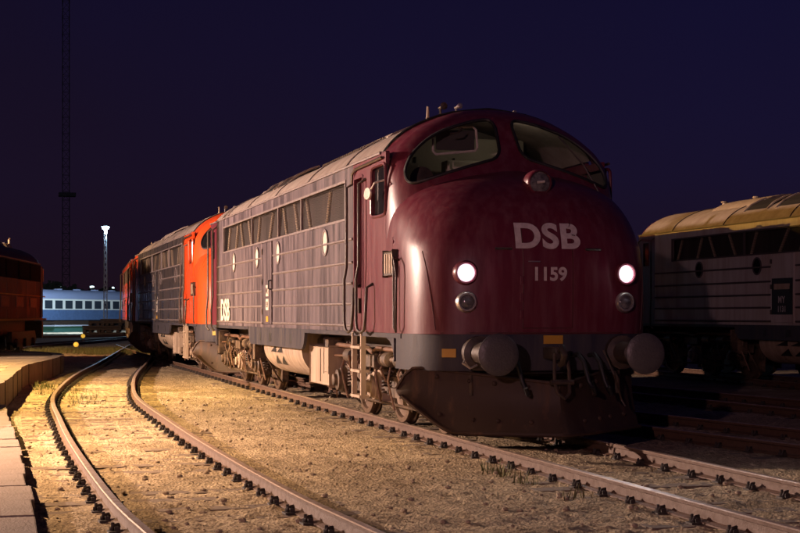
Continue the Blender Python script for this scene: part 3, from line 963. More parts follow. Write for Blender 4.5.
    for s in (-1, 1):
        c2.tube([(-0.55, s * 0.07, 1.05), (-0.50, s * 0.09, 0.86), (-0.50, s * 0.09, 0.72)], 0.022, 6)
    c2.tube([(-0.50, -0.14, 0.72), (-0.50, 0.14, 0.72)], 0.035, 8)
    c2.tube([(-0.50, -0.09, 0.72), (-0.44, -0.07, 0.60), (-0.40, 0, 0.54), (-0.44, 0.07, 0.60), (-0.50, 0.09, 0.72)], 0.022, 6)
    c2.build('coupling_shackle', OIL, co, 50)
    for (y, dz) in ((-0.50, 0.0), (0.32, 0.03), (0.52, 0.0)):
        MB().tube([(-0.95, y, 1.02), (-0.80, y, 1.04), (-0.70, y + 0.03, 0.95), (-0.66, y + 0.08, 0.72), (-0.62, y + 0.12, 0.60 + dz), (-0.52, y + 0.10, 0.58 + dz), (-0.50, y + 0.06, 0.66)], 0.026, 8).build('brake_hose', BLACK, L, 60)
    MB().tube([(-0.93, -1.02, 0.98), (-0.85, -1.08, 0.94), (-0.82, -1.0, 0.88), (-0.80, -0.92, 0.92)], 0.014, 6).build('brake_cock', CHROME, L)
    if plough:
        b = MB()
        # V plough: nearest point at the centre, wings swept back, concave section
        cols = []
        N = 40
        for i in range(N + 1):
            y = -1.62 + 3.24 * i / N
            a = abs(y) / 1.62
            xf_ = -0.42 - 1.05 * a ** 1.15
            top = 0.70 + 0.17 * min(1, a * 1.2)
            if abs(y) < 0.16: top += 0.0
            # rounded outer corner of the wing
            if y < 0 and a > 0.86:
                top = 0.88 - 0.26 * ((a - 0.86) / 0.14) ** 2.2
            bot = 0.10
            if y < 0 and a > 0.68:
                bot = 0.10 + 0.42 * ((a - 0.68) / 0.32) ** 1.3
            if y > 0 and a > 0.9:
                top = 0.88 - 0.02 * (a - 0.9) / 0.1
            c = []
            for k in range(9):
                u = k / 8
                z = bot + (top - bot) * u
                bow = -0.10 * math.sin(PI * u * 0.9) - 0.10 * u + 0.10 * (1 - u)
                c.append(Vector((xf_ + bow, y * (0.84 if y > 0 else 1.03), z)))
            cols.append(c)
        b.grid(cols)
        back = [[v + Vector((-0.03, 0, 0)) for v in c] for c in cols]
        b.grid(back)
        b.grid([cols[0], back[0]]); b.grid([cols[-1], back[-1]])
        b.grid([[c[-1] for c in cols], [c[-1] for c in back]])
        b.grid([[c[0] for c in cols], [c[0] for c in back]])
        bmesh.ops.remove_doubles(b.bm, verts=b.bm.verts, dist=0.0005)
        pl = b.build('snow_plough', PLOW, L, 40)
        lp = MB()
        lp.tube([c[-1] + Vector((0.0, 0, 0.0)) for c in cols], 0.02, 6)
        lp.build('plough_lip', PLOW, pl, 60)
        lp = MB()
        lp.tube([c[0] + Vector((0.012, 0, 0.03)) for c in cols], 0.022, 6)
        lp.build('cutting_edge', PLOW, pl, 60)
        for y in (-1.25, -0.95, -0.65, -0.35, 0.35, 0.6, 0.85, 1.1):
            i_ = int(round((y / (1.03 if y < 0 else 0.84) + 1.62) / 3.24 * N))
            for kk in (2, 7):
                pt = cols[i_][kk]
                MB().lathe([(-0.01, 0.03), (0.012, 0.028), (0.02, 0.01)], (pt.x + 0.002, pt.y, pt.z), 'X', 10).build('bolt', PLOW, pl)
        lp = MB()
        for y in (-0.9, 0.55, 0.95):
            lp.tube([(-1.1, y, 0.95), (-0.42 - 1.05 * (abs(y) / 1.62) ** 1.15 - 0.12, y, 0.55)], 0.03, 6)
        lp.build('plough_bracket', OIL, pl)
        lp = MB()
        lp.tube([(-0.75, 0.62, 1.08), (-0.62, 0.70, 0.80), (-0.78, 0.86, 0.50), (-0.75, 0.90, 0.42)], 0.012, 6)
        lp.build('chain', OIL, pl)
    # ---------------- bogies
    for xc, fs in ((-4.4, 1), (-15.8, -1)):
        bg_ = empty('bogie', loc=(xc, 0, 0)); bg_.parent = L
        for s in (-1, 1):
            f = MB()
            f.prism([(-2.55, 0.62), (-2.55, 0.80), (-1.5, 0.82), (-1.1, 0.66), (1.1, 0.66), (1.5, 0.82), (2.55, 0.80), (2.55, 0.62), (1.6, 0.60), (1.2, 0.50), (-1.2, 0.50), (-1.6, 0.60)], s * 1.00, s * 1.10, 'Y')
            f.box(-0.35, 0.35, s * 1.05, s * 1.30, 0.78, 0.95, 0.02)
            f.build('bogie_frame', DIRTY, bg_)
            # leaf spring under frame between axles
            sp = MB()
            for q_ in range(5):
                for cxx in (-1.0, 1.0):
                    hl_ = 0.62 - q_ * 0.1
                    sp.box(cxx - hl_, cxx + hl_, s * 1.12, s * 1.20, 0.50 - q_ * 0.028, 0.522 - q_ * 0.028)
            lsz = sp; lsz.bm.free()
            for cxx in (-1.0, 1.0):
                sp = MB()
                for q_ in range(5):
                    hl_ = 0.62 - q_ * 0.1
                    sp.box(cxx - hl_, cxx + hl_, s * 1.12, s * 1.20, 0.50 - q_ * 0.024, 0.525 - q_ * 0.024)
                sp.build('leaf_spring', DIRTY, bg_)
            for ax in (-2.0, 0.0, 2.0):
                bx = MB()
                bx.lathe([(s * 1.06, 0.19), (s * 1.24, 0.19), (s * 1.26, 0.16), (s * 1.30, 0.155), (s * 1.31, 0.09), (s * 1.36, 0.085), (s * 1.37, 0.02)], (ax, 0, 0.52), 'Y', 24)
                bx.box(ax - 0.24, ax + 0.24, s * 1.03, s * 1.16, 0.33, 0.74, 0.02)
                bx.build('axle_box', DUSTY if ax == 0 else DIRTY, bg_, 40)
                cs_ = MB()
                for dx in (-0.36, 0.36):
                    hx = [(ax + dx + 0.065 * math.cos(k * 0.9), s * 1.14 + 0.065 * math.sin(k * 0.9), 0.42 + k * 0.0068) for k in range(46)]
                    cs_.tube(hx, 0.015, 5)
                cs_.build('coil_spring', OIL, bg_, 60)
                bk = MB()
                for dx in (-0.52, 0.52):
                    bk.prism([(ax + dx - 0.05, 0.18), (ax + dx + 0.05, 0.18), (ax + dx + 0.07, 0.62), (ax + dx - 0.07, 0.62)], s * 0.72, s * 0.84, 'Y')
                    bk.tube([(ax + dx, s * 0.80, 0.62), (ax + dx * 1.25, s * 1.0, 1.0)], 0.025, 6)
                bk.build('brake_shoe', DIRTY, bg_)
            # air pipes, cylinders, sand boxes
            pp_ = MB()
            random.seed(11 + int(xc))
            pp_.tube([(-2.7, s * 1.22, 1.04), (-0.3, s * 1.25, 1.04), (0.0, s * 1.25, 0.98), (0.3, s * 1.25, 1.04), (2.4, s * 1.22, 1.03)], 0.035, 8)
            pp_.tube([(-2.3, s * 1.3, 0.88), (-1.2, s * 1.3, 0.90), (-1.1, s * 1.3, 0.7), (-0.8, s * 1.3, 0.4)], 0.018, 6)
            for k in range(14):
                xx = -2.5 + k * 0.38 + random.uniform(-.1, .1)
                z1 = random.uniform(0.85, 1.15); z0 = random.uniform(0.22, 0.6)
                pp_.tube([(xx, s * 1.18, z1), (xx + random.uniform(-.1, .1), s * 1.27, (z0 + z1) / 2), (xx + random.uniform(-.25, .25), s * 1.2, z0)], random.uniform(0.010, 0.02), 5)
            pp_.build('pipe', RUSTPIPE, bg_, 60)
            pc = MB()
            for xx in (-1.35, 0.75, 1.5):
                pc.lathe([(xx - 0.22, 0.05), (xx - 0.20, 0.10), (xx + 0.14, 0.10), (xx + 0.16, 0.04), (xx + 0.42, 0.025)], (0, s * 1.22, 0.90), 'X', 16)
            pc.build('brake_cylinder', DIRTY, bg_, 40)
            pc = MB()
            for xx in (-2.45, 2.3):
                pc.box(xx - 0.17, xx + 0.17, s * 1.15, s * 1.34, 0.62, 1.12, 0.03)
            pc.build('sand_box', DIRTY, bg_)
            st = MB()
            for xx in (-2.62, 2.62):
                st.tube([(xx * 0.98, s * 1.15, 0.66), (xx * 1.0, s * 0.95, 0.30), (xx * 0.93, s * 0.78, 0.10)], 0.018, 6)
            st.tube([(-2.3, s * 1.15, 0.30), (2.3, s * 1.15, 0.30)], 0.022, 6)
            st.build('brake_rigging', DIRTY, bg_, 60)
        for ax in (-2.0, 0.0, 2.0):
            wh = empty('wheelset', loc=(ax, 0, 0)); wh.parent = bg_
            for s in (-1, 1):
                r = 0.52
                MB().lathe([(s * 0.69, r + 0.03), (s * 0.72, r + 0.028), (s * 0.735, r), (s * 0.835, r - 0.004), (s * 0.84, r - 0.07), (s * 0.80, r - 0.09), (s * 0.78, r - 0.2), (s * 0.80, 0.14), (s * 0.86, 0.12), (s * 0.86, 0.0)], (0, 0, r + 0.004), 'Y', 40).build('wheel', WHEEL, wh, 40)
            # depth limit: axle merged into bogie level
        axl = MB()
        for ax in (-2.0, 0, 2.0):
            axl.lathe([(-1.1, 0.08), (1.1, 0.08)], (ax, 0, 0.524), 'Y', 12)
        axl.box(-1.6, 1.6, -0.5, 0.5, 0.45, 0.95)
        axl.box(-2.6, 2.6, -0.95, 0.95, 0.74, 0.95)
        axl.build('axle', OIL, bg_)
    # flatten wheelsets one level (thing > part > sub-part)
    for o in list(L.children):
        if o.name.startswith('bogie'):
            for w_ in list(o.children):
                if w_.name.startswith('wheelset'):
                    for c_ in list(w_.children):
                        c_.parent = o
                        c_.location = w_.location
                    bpy.data.objects.remove(w_)
    # ---------------- tank and boxes
    for s in (-1, 1):
        prof_t = [(0.2, 1.20), (1.36, 1.20)] + [(1.36 + 0.06 * math.sin(a) - 0.70 * (1 - math.cos(a)), 0.98 - 0.56 * math.sin(a) - 0.02) for a in [i * PI / 2 / 10 for i in range(11)]] + [(0.2, 0.40)]
        t_ = MB().prism([(s * p[0], p[1]) for p in prof_t], -12.35, -8.75, 'X').build('fuel_tank', DUSTY, L, 35)
        def tp(x, z):
            a = math.asin(min(1, max(0, (0.96 - z) / 0.56)))
            return Vector((x, s * (1.36 + 0.06 * math.sin(a) - 0.70 * (1 - math.cos(a)) + 0.006), z))
        ar = MB()
        for xx in (-11.35, -10.75):
            for (za, zb) in ((0.82, 0.94), (0.60, 0.76)):
                rows = []
                for k in range(5):
                    u = k / 4
                    z = za + (zb - za) * u
                    rows.append([tp(xx + 0.25 - 0.50 * (1 - u) - 0.02, z), tp(xx + 0.25 + 0.0 * u, z)])
                ar.grid(rows)
        ar.build('arrow_mark', BLACK, t_)
        bx = MB().box(-8.0, -6.55, s * 0.5, s * 1.36, 0.42, 1.0, 0.03).build('battery_box', DUSTY, L)
        MB().box(-7.28, -7.26, s * 1.36, s * 1.37, 0.46, 0.97).build('box_joint', OIL, bx)
        MB().box(-8.72, -8.0, s * 0.3, s * 1.1, 0.5, 1.1).build('air_reservoir', OIL, L)
    MB().box(RE + 0.1, -1.3, -0.9, 0.9, 1.02, 1.2).build('underframe', OIL, L)
    if low_light:
        wl = MB().lathe([(0.0, 0.05), (0.05, 0.06), (0.09, 0.03)], (-2.72, -1.36, 1.10), 'Z', 14).build('step_lamp', DIRTY, L)
        MB().lathe([(-0.05, 0.01), (-0.035, 0.045), (0.0, 0.05)], (-2.72, -1.36, 1.10), 'Z', 14).build('bulb', WARMBULB, wl)
        ld_ = bpy.data.lights.new('step_light', 'POINT'); ld_.energy = 14; ld_.color = (1, 0.66, 0.36); ld_.shadow_soft_size = 0.04
        lo = bpy.data.objects.new('step_light', ld_); COL.objects.link(lo); lo.parent = wl; lo.location = (-2.72, -1.36, 1.0)
    return L


# ================================================================== GROUND
def hsh(i, j, s=0):
    n = (i * 374761393 + j * 668265263 + s * 974634777) & 0xffffffff
    n = ((n ^ (n >> 13)) * 1274126177) & 0xffffffff
    return ((n ^ (n >> 16)) & 0xffff) / 65535.0


GZ = -0.150
gm = bpy.data.materials.new('trampled sandy gravel')
gm.use_nodes = True
t = gm.node_tree
b_ = t.nodes['Principled BSDF']
b_.inputs['Roughness'].default_value = 0.92
b_.inputs['Specular IOR Level'].default_value = 0.2
tcn = t.nodes.new('ShaderNodeTexCoord')
def N_(kind, **kw):
    n = t.nodes.new(kind)
    for k, v in kw.items():
        n.inputs[k].default_value = v
    return n
n1 = N_('ShaderNodeTexNoise', Scale=0.6, Detail=8.0, Roughness=0.65)
n2 = N_('ShaderNodeTexNoise', Scale=14.0, Detail=8.0, Roughness=0.7)
n3 = N_('ShaderNodeTexVoronoi', Scale=34.0)
for n in (n1, n2, n3):
    t.links.new(tcn.outputs['Object'], n.inputs['Vector'])
r1 = t.nodes.new('ShaderNodeValToRGB')
r1.color_ramp.elements[0].position = 0.36; r1.color_ramp.elements[0].color = (0.28, 0.215, 0.135, 1)
r1.color_ramp.elements[1].position = 0.62; r1.color_ramp.elements[1].color = (0.52, 0.42, 0.28, 1)
t.links.new(n1.outputs['Fac'], r1.inputs[0])
r2 = t.nodes.new('ShaderNodeValToRGB')
r2.color_ramp.elements[0].position = 0.38; r2.color_ramp.elements[0].color = (0.45, 0.42, 0.40, 1)
r2.color_ramp.elements[1].position = 0.60; r2.color_ramp.elements[1].color = (1.1, 1.08, 1.05, 1)
t.links.new(n2.outputs['Fac'], r2.inputs[0])
mx = t.nodes.new('ShaderNodeMix'); mx.data_type = 'RGBA'; mx.blend_type = 'MULTIPLY'
mx.inputs['Factor'].default_value = 0.8
t.links.new(r1.outputs[0], mx.inputs['A']); t.links.new(r2.outputs[0], mx.inputs['B'])
t.links.new(mx.outputs['Result'], b_.inputs['Base Color'])
ad = t.nodes.new('ShaderNodeMath'); ad.operation = 'MULTIPLY_ADD'; ad.inputs[1].default_value = 0.5
t.links.new(n3.outputs['Distance'], ad.inputs[0]); t.links.new(n2.outputs['Fac'], ad.inputs[2])
bp = t.nodes.new('ShaderNodeBump'); bp.inputs['Strength'].default_value = 1.0; bp.inputs['Distance'].default_value = 0.03
t.links.new(ad.outputs[0], bp.inputs['Height']); t.links.new(bp.outputs[0], b_.inputs['Normal'])

b = MB()
xs = [-1500, -600, -300, -150, -90]
x = -60.0
while x < 9.0:
    xs.append(x)
    d = 15.4 - x
    x += max(0.045, 0.0042 * d) if d < 42 else 0.6
xs += [9.5, 12, 18, 60, 300]
ys = [-900, -300, -100, -40, -20, -12, -9]
y = -7.5
while y < 6.0:
    ys.append(y)
    y += 0.06
ys += [6.5, 7.5, 9, 12, 20, 60, 200, 900]
from mathutils import noise as mn


def gz(x, y):
    if x < -58 or x > 9.2 or y < -7.4 or y > 6.1:
        return GZ - 0.01
    h = mn.noise(Vector((x * 0.7, y * 0.7, 1))) * 0.02
    h += mn.noise(Vector((x * 3.1, y * 3.1, 2))) * 0.017
    v = mn.noise(Vector((x * 7.5, y * 7.5, 3)))
    h += (abs(v) - 0.2) * 0.050
    h += mn.noise(Vector((x * 13, y * 13, 4))) * 0.016
    return GZ - 0.006 + h


b.grid([[Vector((x, y, gz(x, y))) for y in ys] for x in xs])
go = b.build('ground', gm, smooth=179)
go['kind'] = 'structure'


# ================================================================== TRACKS
def polyline(pts, step):
    """resample a smooth curve y(x) given from high x to low x"""
    P = [Vector((p[0], p[1], 0)) for p in pts]
    out = []
    n = len(P)
    for i in range(n - 1):
        p0 = P[max(i - 1, 0)]; p1 = P[i]; p2 = P[i + 1]; p3 = P[min(i + 2, n - 1)]
        k = max(2, int((p2 - p1).length / 0.1))
        for j in range(k):
            u = j / k
            out.append(0.5 * ((2 * p1) + (-p0 + p2) * u + (2 * p0 - 5 * p1 + 4 * p2 - p3) * u * u + (-p0 + 3 * p1 - 3 * p2 + p3) * u ** 3))
    out.append(P[-1])
    res = [out[0]]
    acc = 0
    for a, c in zip(out, out[1:]):
        d = (c - a).length
        while acc + d >= step:
            u = (step - acc) / d
            a = a + (c - a) * u
            res.append(a.copy())
            d = (c - a).length
            acc = 0
        acc += d
    return res


RSEC = [(-0.062, -0.15), (-0.062, -0.138), (-0.012, -0.118), (-0.009, -0.045), (-0.034, -0.035), (-0.036, -0.008), (-0.028, 0.0),
        (0.028, 0.0), (0.036, -0.008), (0.034, -0.035), (0.009, -0.045), (0.012, -0.118), (0.062, -0.138), (0.062, -0.15)]

_fast = None


def fastening_mesh():
    global _fast
    if _fast: return _fast
    b = MB()
    b.box(-0.09, 0.09, -0.17, 0.17, -0.152, -0.136)
    for s in (-1, 1):
        b.lathe([(-0.136, 0.03), (-0.105, 0.03), (-0.105, 0.016), (-0.068, 0.016)], (0.03, s * 0.125, 0), 'Z', 8)
        b.prism([(-0.05, -0.136), (0.05, -0.136), (0.045, -0.10), (-0.045, -0.10)], s * 0.065, s * 0.115, 'Y')
        b.tube([(-0.055, s * 0.15, -0.13), (-0.06, s * 0.13, -0.085), (-0.03, s * 0.08, -0.08), (0.0, s * 0.07, -0.105)], 0.014, 6)
    o = b.build('rail_fastening', CLIP)
    _fast = o.data
    bpy.data.objects.remove(o)
    return _fast


_sl = None


def sleeper_mesh():
    global _sl
    if _sl: return _sl
    b = MB(); b.box(-0.13, 0.13, -1.28, 1.28, -0.26, -0.153, 0.012)
    o = b.build('sleeper', SLEEPER)
    _sl = o.data
    bpy.data.objects.remove(o)
    return _sl


def track(label, pts, nf=90, spacing=0.62, group='railway tracks in the yard', start=0):
    T = empty('railway_track', label, 'railway track', (0, 0, 0), 0, group)
    c = polyline(pts, 0.31)
    def tang(i):
        a = c[max(i - 1, 0)]; b = c[min(i + 1, len(c) - 1)]
        return (b - a).normalized()
    for s in (-1, 1):
        b = MB()
        rows = []
        for i, p in enumerate(c):
            d = tang(i); n = Vector((-d.y, d.x, 0))
            q = p + n * (s * 0.7525)
            rows.append([Vector((q.x + n.x * a, q.y + n.y * a, z)) for a, z in RSEC])
        b.grid(rows, closed=True)
        b.bm.faces.new([v for v in b.bm.verts][:len(RSEC)])
        bmesh.ops.recalc_face_normals(b.bm, faces=b.bm.faces)
        o = b.build('rail', [RAIL, RAILTOP], T)
        for pl in o.data.polygons:
            if pl.normal.z > 0.5 and pl.center.z > -0.01:
                pl.material_index = 1
    cc = polyline(pts, spacing)
    k = 0
    sl = sleeper_mesh(); fm = fastening_mesh()
    for i, p in enumerate(cc[:nf]):
        a = cc[max(i - 1, 0)]; b2 = cc[min(i + 1, len(cc) - 1)]
        d = (b2 - a).normalized()
        ang = math.atan2(d.y, d.x)
        o = bpy.data.objects.new('sleeper', sl); COL.objects.link(o); o.parent = T
        o.location = (p.x, p.y, random.uniform(-0.012, 0.004)); o.rotation_euler = (0, 0, ang + random.uniform(-.01, .01))
        n = Vector((-d.y, d.x, 0))
        if i < 50:
            for s in (-1, 1):
                q = p + n * (s * 0.7525)
                f = bpy.data.objects.new('rail_fastening', fm); COL.objects.link(f); f.parent = T
                f.scale = (0.66, 0.85, 0.9)
                f.location = (q.x, q.y, -0.014 + random.uniform(-.008, .006)); f.rotation_euler = (0, 0, ang + random.uniform(-.06, .06))
    if len(cc) > 50 and nf > 50:
        b = MB()
        tmp = bmesh.new()
        for i, p in enumerate(cc[50:nf + 20]):
            d = (cc[min(i + 51, len(cc) - 1)] - cc[i + 49]).normalized()
            n = Vector((-d.y, d.x, 0))
            for s in (-1, 1):
                q = p + n * (s * 0.7525)
                for e_ in (-1, 1):
                    w = q + n * (e_ * 0.12)
                    b.box(w.x - 0.06, w.x + 0.06, w.y - 0.035, w.y + 0.035, -0.15, -0.075)
        o = b.build('far_fastenings', CLIP, T)
        o['kind'] = 'stuff'
    return T


main_pts = [(14, -0.08), (8, -0.08), (0, -0.08), (-10, -0.06), (-25, -0.02), (-45, 0), (-60, 0.3)]
track('straight track under the maroon locomotive, its near rail rusty brown', main_pts, 95)
track('curving track in the left foreground beside the concrete slabs',
      [(12, -3.9), (8, -4.30), (5.3, -4.47), (2.8, -4.59), (-2, -4.645), (-6.3, -4.62), (-12, -4.52), (-17.8, -4.08), (-24, -3.42), (-34, -2.15), (-52, 0.02), (-60, 1.0)], 99)
track('dark track in the shadow right of the maroon locomotive',
      [(9, 4.85), (4, 4.06), (0, 3.43), (-4.6, 2.72), (-10, 1.95), (-18, 1.0), (-26, 0.35)], 56)
track('second dark track beyond the shadowed one, in front of the grey locomotive',
      [(6, 7.9), (0, 7.3), (-6.8, 6.72), (-12.4, 6.22), (-20, 5.4), (-34, 3.6), (-50, 2.4)], 60)
track('track under the light grey locomotive on the right', [(6, 11.52), (-10, 11.52), (-24, 11.52), (-40, 11.0)], 40)
track('far track leading off behind the turntable rim', [(-40, -8.2), (-50, -6.4), (-59.6, -4.9), (-76, -0.2), (-100, 7)], 20)
track('farthest track in front of the blue passenger coach', [(-84, -14), (-91, -4), (-99, 4), (-106, 14)], 10)


# ================================================================== LOCOMOTIVES
GL = 'locomotives coupled in a row'
locomotive('weathered maroon diesel locomotive numbered 1159 with lit headlights and snow plough', (0, 0, 0), number='1159', low_light=True, group=GL)
locomotive('bright orange red nosed locomotive with black sides coupled behind the maroon one', (-18.98, 0.0, 0), 0.0, front=ORANGE, side=BLACKSIDE, number='1135', lights=None, group=GL)
L3 = locomotive('farthest orange locomotive at the end of the coupled row, mostly hidden', (-37.98, 0.0, 0), math.radians(-3.4), front=ORANGE, side=ORANGE, rib=RIB, number='', lights=None, dsb=False, group=GL)
locomotive('light grey locomotive half in shadow on the right with black nameplate', (-2.0, 11.52, 0), 0.0, front=RED, side=GREYSIDE, rib=DARKRIB, roofm=ROOF, number='', lights=None, dsb=False, plough=True,
           nameplate=[('MY', 0.20, 1.82), ('1131', 0.17, 1.62)])


def boxcab(loc, rz):
    """two-cab diesel, far cab at +X end"""
    L = empty('diesel_locomotive', 'dirty dark maroon locomotive with yellow sill stripe at the left edge of the yard', 'locomotive', loc, rz)
    sec = [(1.30, 1.50), (2.7, 1.50), (3.35, 1.46), (3.55, 1.36), (3.75, 1.12), (3.9, 0.8), (3.98, 0.4), (4.0, 0.0)]
    prof = [(-y, z) for z, y in sec] + [(y, z) for z, y in reversed(sec[:-1])]
    b = MB()
    rows = []
    for x, kx in ((-18, 1), (-1.5, 1), (-1.2, 1)):
        rows.append([Vector((x, p[0], p[1])) for p in prof])
    # raked cab end: lower part sticks out
    for u in (0.33, 0.66, 1.0):
        r = []
        for p in prof:
            z = p[1]
            out = 1.2 * u if z < 2.3 else 1.2 * u * max(0.25, 1 - (z - 2.3) / 2.0)
            y = p[0] * (1 - 0.16 * u * u)
            zz = z if z < 3.3 else z - 0.35 * u * u * (z - 3.3) / 0.7
            r.append(Vector((-1.2 + out, y, zz)))
        rows.append(r)
    V = b.grid(rows)
    b.bm.faces.new(V[-1]); b.bm.faces.new(V[0][::-1])
    body = b.build('body', MAROON2, L, 35)
    for s in (-1, 1):
        for k in range(6):
            w = MB().box(-16 + k * 2.45, -16 + k * 2.45 + 2.3, s * 1.475, s * 1.507, 2.72, 3.32, 0.01).build('window', mat('dull black window', (0.01, 0.009, 0.01), 0.8, spec=0.05), L)
        MB().box(-0.95, -0.4, s * 1.46, s * 1.472, 2.75, 3.25).build('window', DGLASS, L)
        st = MB(); st.box(-18, 0, s * 1.50, s * 1.515, 1.29, 1.36)
        st.build('sill_stripe', mat('dull yellow stripe', (0.5, 0.26, 0.03), 0.6), L)
        st = MB(); st.box(-18, -0.3, s * 1.50, s * 1.512, 2.16, 2.20)
        st.build('belt_stripe', mat('dull yellow stripe', (0.5, 0.26, 0.03), 0.6), L)
        d = MB().box(-1.45, -0.98, s * 1.49, s * 1.515, 1.4, 3.3, 0.01).build('door', MARDARK, L)
        for k in range(5):
            MB().box(-15.5 + k * 2.9, -13.9 + k * 2.9, s * 1.497, s * 1.512, 1.75, 2.10, 0.01).build('side_grille', OIL, L)
        for k in range(8):
            MB().box(-16.6 + k * 2.0, -16.57 + k * 2.0, s * 1.497, s * 1.508, 1.37, 2.68).build('panel_joint', OIL, L)
        MB().box(-17.9, -1.3, s * 1.40, s * 1.50, 3.36, 3.40).build('gutter', OIL, L)
        MB().tube([(-1.5, s * 1.56, 1.4), (-1.5, s * 1.56, 2.5)], 0.02, 6).build('handrail', DUSTY, L)
    MB().box(-17.8, -1.2, -0.9, 0.9, 0.75, 1.28).build('underframe', OIL, L)
    b = MB()
    for k in range(9):
        x = -17 + k * 1.75
        b.prism([(-0.6, 3.9), (-0.45, 4.12), (0.45, 4.12), (0.6, 3.9)], x, x + 1.2, 'X')
    b.build('roof_hatch', ROOF, L)
    MB().tube([(-2.3, -0.5, 3.9), (-2.3, -0.5, 4.25), (-2.1, -0.5, 4.3)], 0.04, 6).build('horn', DUSTY, L)
    for xc in (-3.6, -14.2):
        bg_ = empty('bogie', loc=(xc, 0, 0)); bg_.parent = L
        for s in (-1, 1):
            MB().prism([(-2.5, 0.55), (-2.5, 0.9), (2.5, 0.9), (2.9, 0.55), (1.2, 0.35), (-1.2, 0.35)], s * 1.1, s * 1.25, 'Y').build('bogie_frame', OIL, bg_)
            for ax in (-1.9, 0, 1.9):
                MB().lathe([(s * 0.7, 0.53), (s * 0.73, 0.5), (s * 0.84, 0.5), (s * 0.8, 0.3), (s * 0.85, 0.1)], (ax, 0, 0.504), 'Y', 26).build('wheel', OIL, bg_, 40)
                MB().lathe([(s * 1.2, 0.16), (s * 1.34, 0.15), (s * 1.36, 0.05)], (ax, 0, 0.5), 'Y', 16).build('axle_box', DIRTY, bg_, 40)
    b = MB(); b.box(-0.35, -0.02, -1.4, 1.4, 0.6, 1.25, 0.05)
    b.build('buffer_beam', OIL, L)
    for s in (-1, 1):
        MB().lathe([(-0.1, 0.15), (0.35, 0.12), (0.4, 0.24), (0.45, 0.2)], (0, s * 0.87, 1.05), 'X', 18).build('buffer', OIL, L, 40)
    return L


# side line runs from (-33.8,-6.1) to (-43.2,-4.4); the far cab ends there
dv = Vector((-43.2 + 33.8, -4.4 + 6.1, 0)); ang = math.atan2(dv.y, dv.x)
nrm = Vector((math.sin(ang), -math.cos(ang), 0))      # towards the left of travel, checked below
end = Vector((-43.2, -4.4, 0)) + Vector((dv.y, -dv.x, 0)).normalized() * -1.5
boxcab((end.x, end.y, 0), ang)

# ================================================================== TURNTABLE RIM (raised concrete platform with a curved wall)
edge = [(3.0, -9.2), (-3.0, -7.6), (-8.0, -6.55), (-10.4, -6.2), (-14.0, -5.95), (-19.7, -5.6), (-23.7, -5.0), (-27.2, -4.5), (-29.8, -4.35), (-31.6, -4.6), (-34, -5.4), (-38, -7.2)]
ce = [p + Vector((0, random.uniform(-.02, .02), 0)) for p in polyline(edge, 0.5)]
pl_o = empty('concrete_platform', 'raised concrete platform with a curved wall on the left, topped by slabs', 'platform')
b = MB()
ZT = 0.33
rows = [[Vector((p.x, p.y, -0.5)) for p in ce], [Vector((p.x, p.y, ZT)) for p in ce], [Vector((p.x, p.y - 0.32, ZT)) for p in ce], [Vector((p.x, p.y - 0.32, ZT - 0.2)) for p in ce]]
b.grid(rows)
b.build('wall', CONC, pl_o, 40)
b = MB()
i = 0
n = len(ce)
for k in range(0, n - 1, 2):
    a = ce[k]; c = ce[min(k + 2, n - 1)]
    if a.x > -8: continue
    g = 0.05
    poly = [(a.x - g, a.y - 0.34), (c.x + g, c.y - 0.34), (c.x + g, c.y - 9), (a.x - g, a.y - 9)]
    b.prism(poly, ZT - 0.3, ZT - 0.012 + random.uniform(-.008, .008), 'Z')
b.build('top_slab', mat('pale worn planks', (0.26, 0.20, 0.12), 0.85, col2=(0.13, 0.09, 0.055), scale=1.5, mixamt=0.8, bump=0.4, bscale=20), pl_o)

# paving slabs lying along the track, bottom left
for k in range(17):
    x1 = 6.95 - k * 1.02
    x0 = x1 - 0.985
    ym = -5.98 - 0.006 * max(0, -x1) * 2 + random.uniform(-0.03, 0.03)
    b = MB(); b.box(-(x1 - x0) / 2, (x1 - x0) / 2, -0.92, 0.92, -0.13, 0.0, 0.012)
    o = b.build('paving_slab', SLAB, loc=((x0 + x1) / 2, ym - 0.92, -0.015 + random.uniform(-.008, .008)))
    o.rotation_euler = (random.uniform(-.004, .004), random.uniform(-.004, .004), random.uniform(-.012, .012))
    tag(o, 'concrete paving slab in the row beside the curving track, left foreground', 'paving slab', 'paving slabs along the track')

# grass tufts along the platform foot and green strip
random.seed(5)


def tufts(spots, name, label, m, hmax=0.22):
    b = MB()
    for (x, y, z, n_, sp) in spots:
        for _ in range(n_):
            px, py = x + random.gauss(0, sp), y + random.gauss(0, sp)
            h = random.uniform(0.3, 1) * hmax; a = random.uniform(0, 2 * PI); w = 0.008
            lx, ly = random.uniform(-.5, .5) * h, random.uniform(-.5, .5) * h
            v = [b.bm.verts.new((px - w * math.cos(a), py - w * math.sin(a), z)), b.bm.verts.new((px + w * math.cos(a), py + w * math.sin(a), z)), b.bm.verts.new((px + lx, py + ly, z + h))]
            b.bm.faces.new(v)
    o = b.build(name, m)
    tag(o, label, 'grass', kind='stuff')


tufts([(-16 - random.random() * 4, -5.4 + random.random() * .3, -0.17, 30, 0.1) for _ in range(8)] +
      [(-12.5 - random.random() * 7, -4.98 + random.random() * .5, -0.17, 16, 0.08) for _ in range(14)] +
      [(3.0 + random.uniform(-2.5, 1.5), -1.25, -0.17, 18, 0.05) for _ in range(5)] +
      [(-31 - random.random() * 2, -5.6 - random.random() * 2, 0.32, 50, 0.12) for _ in range(9)], 'grass_tufts', 'sparse grass tufts growing along rails and platform', GRASS, 0.20)
tufts([(-46 - random.random() * 10, -5.5 + random.random() * 5, -0.17, 160, 0.45) for _ in range(50)], 'grass_strip', 'green grass strip behind the platform end', GRASS, 0.25)

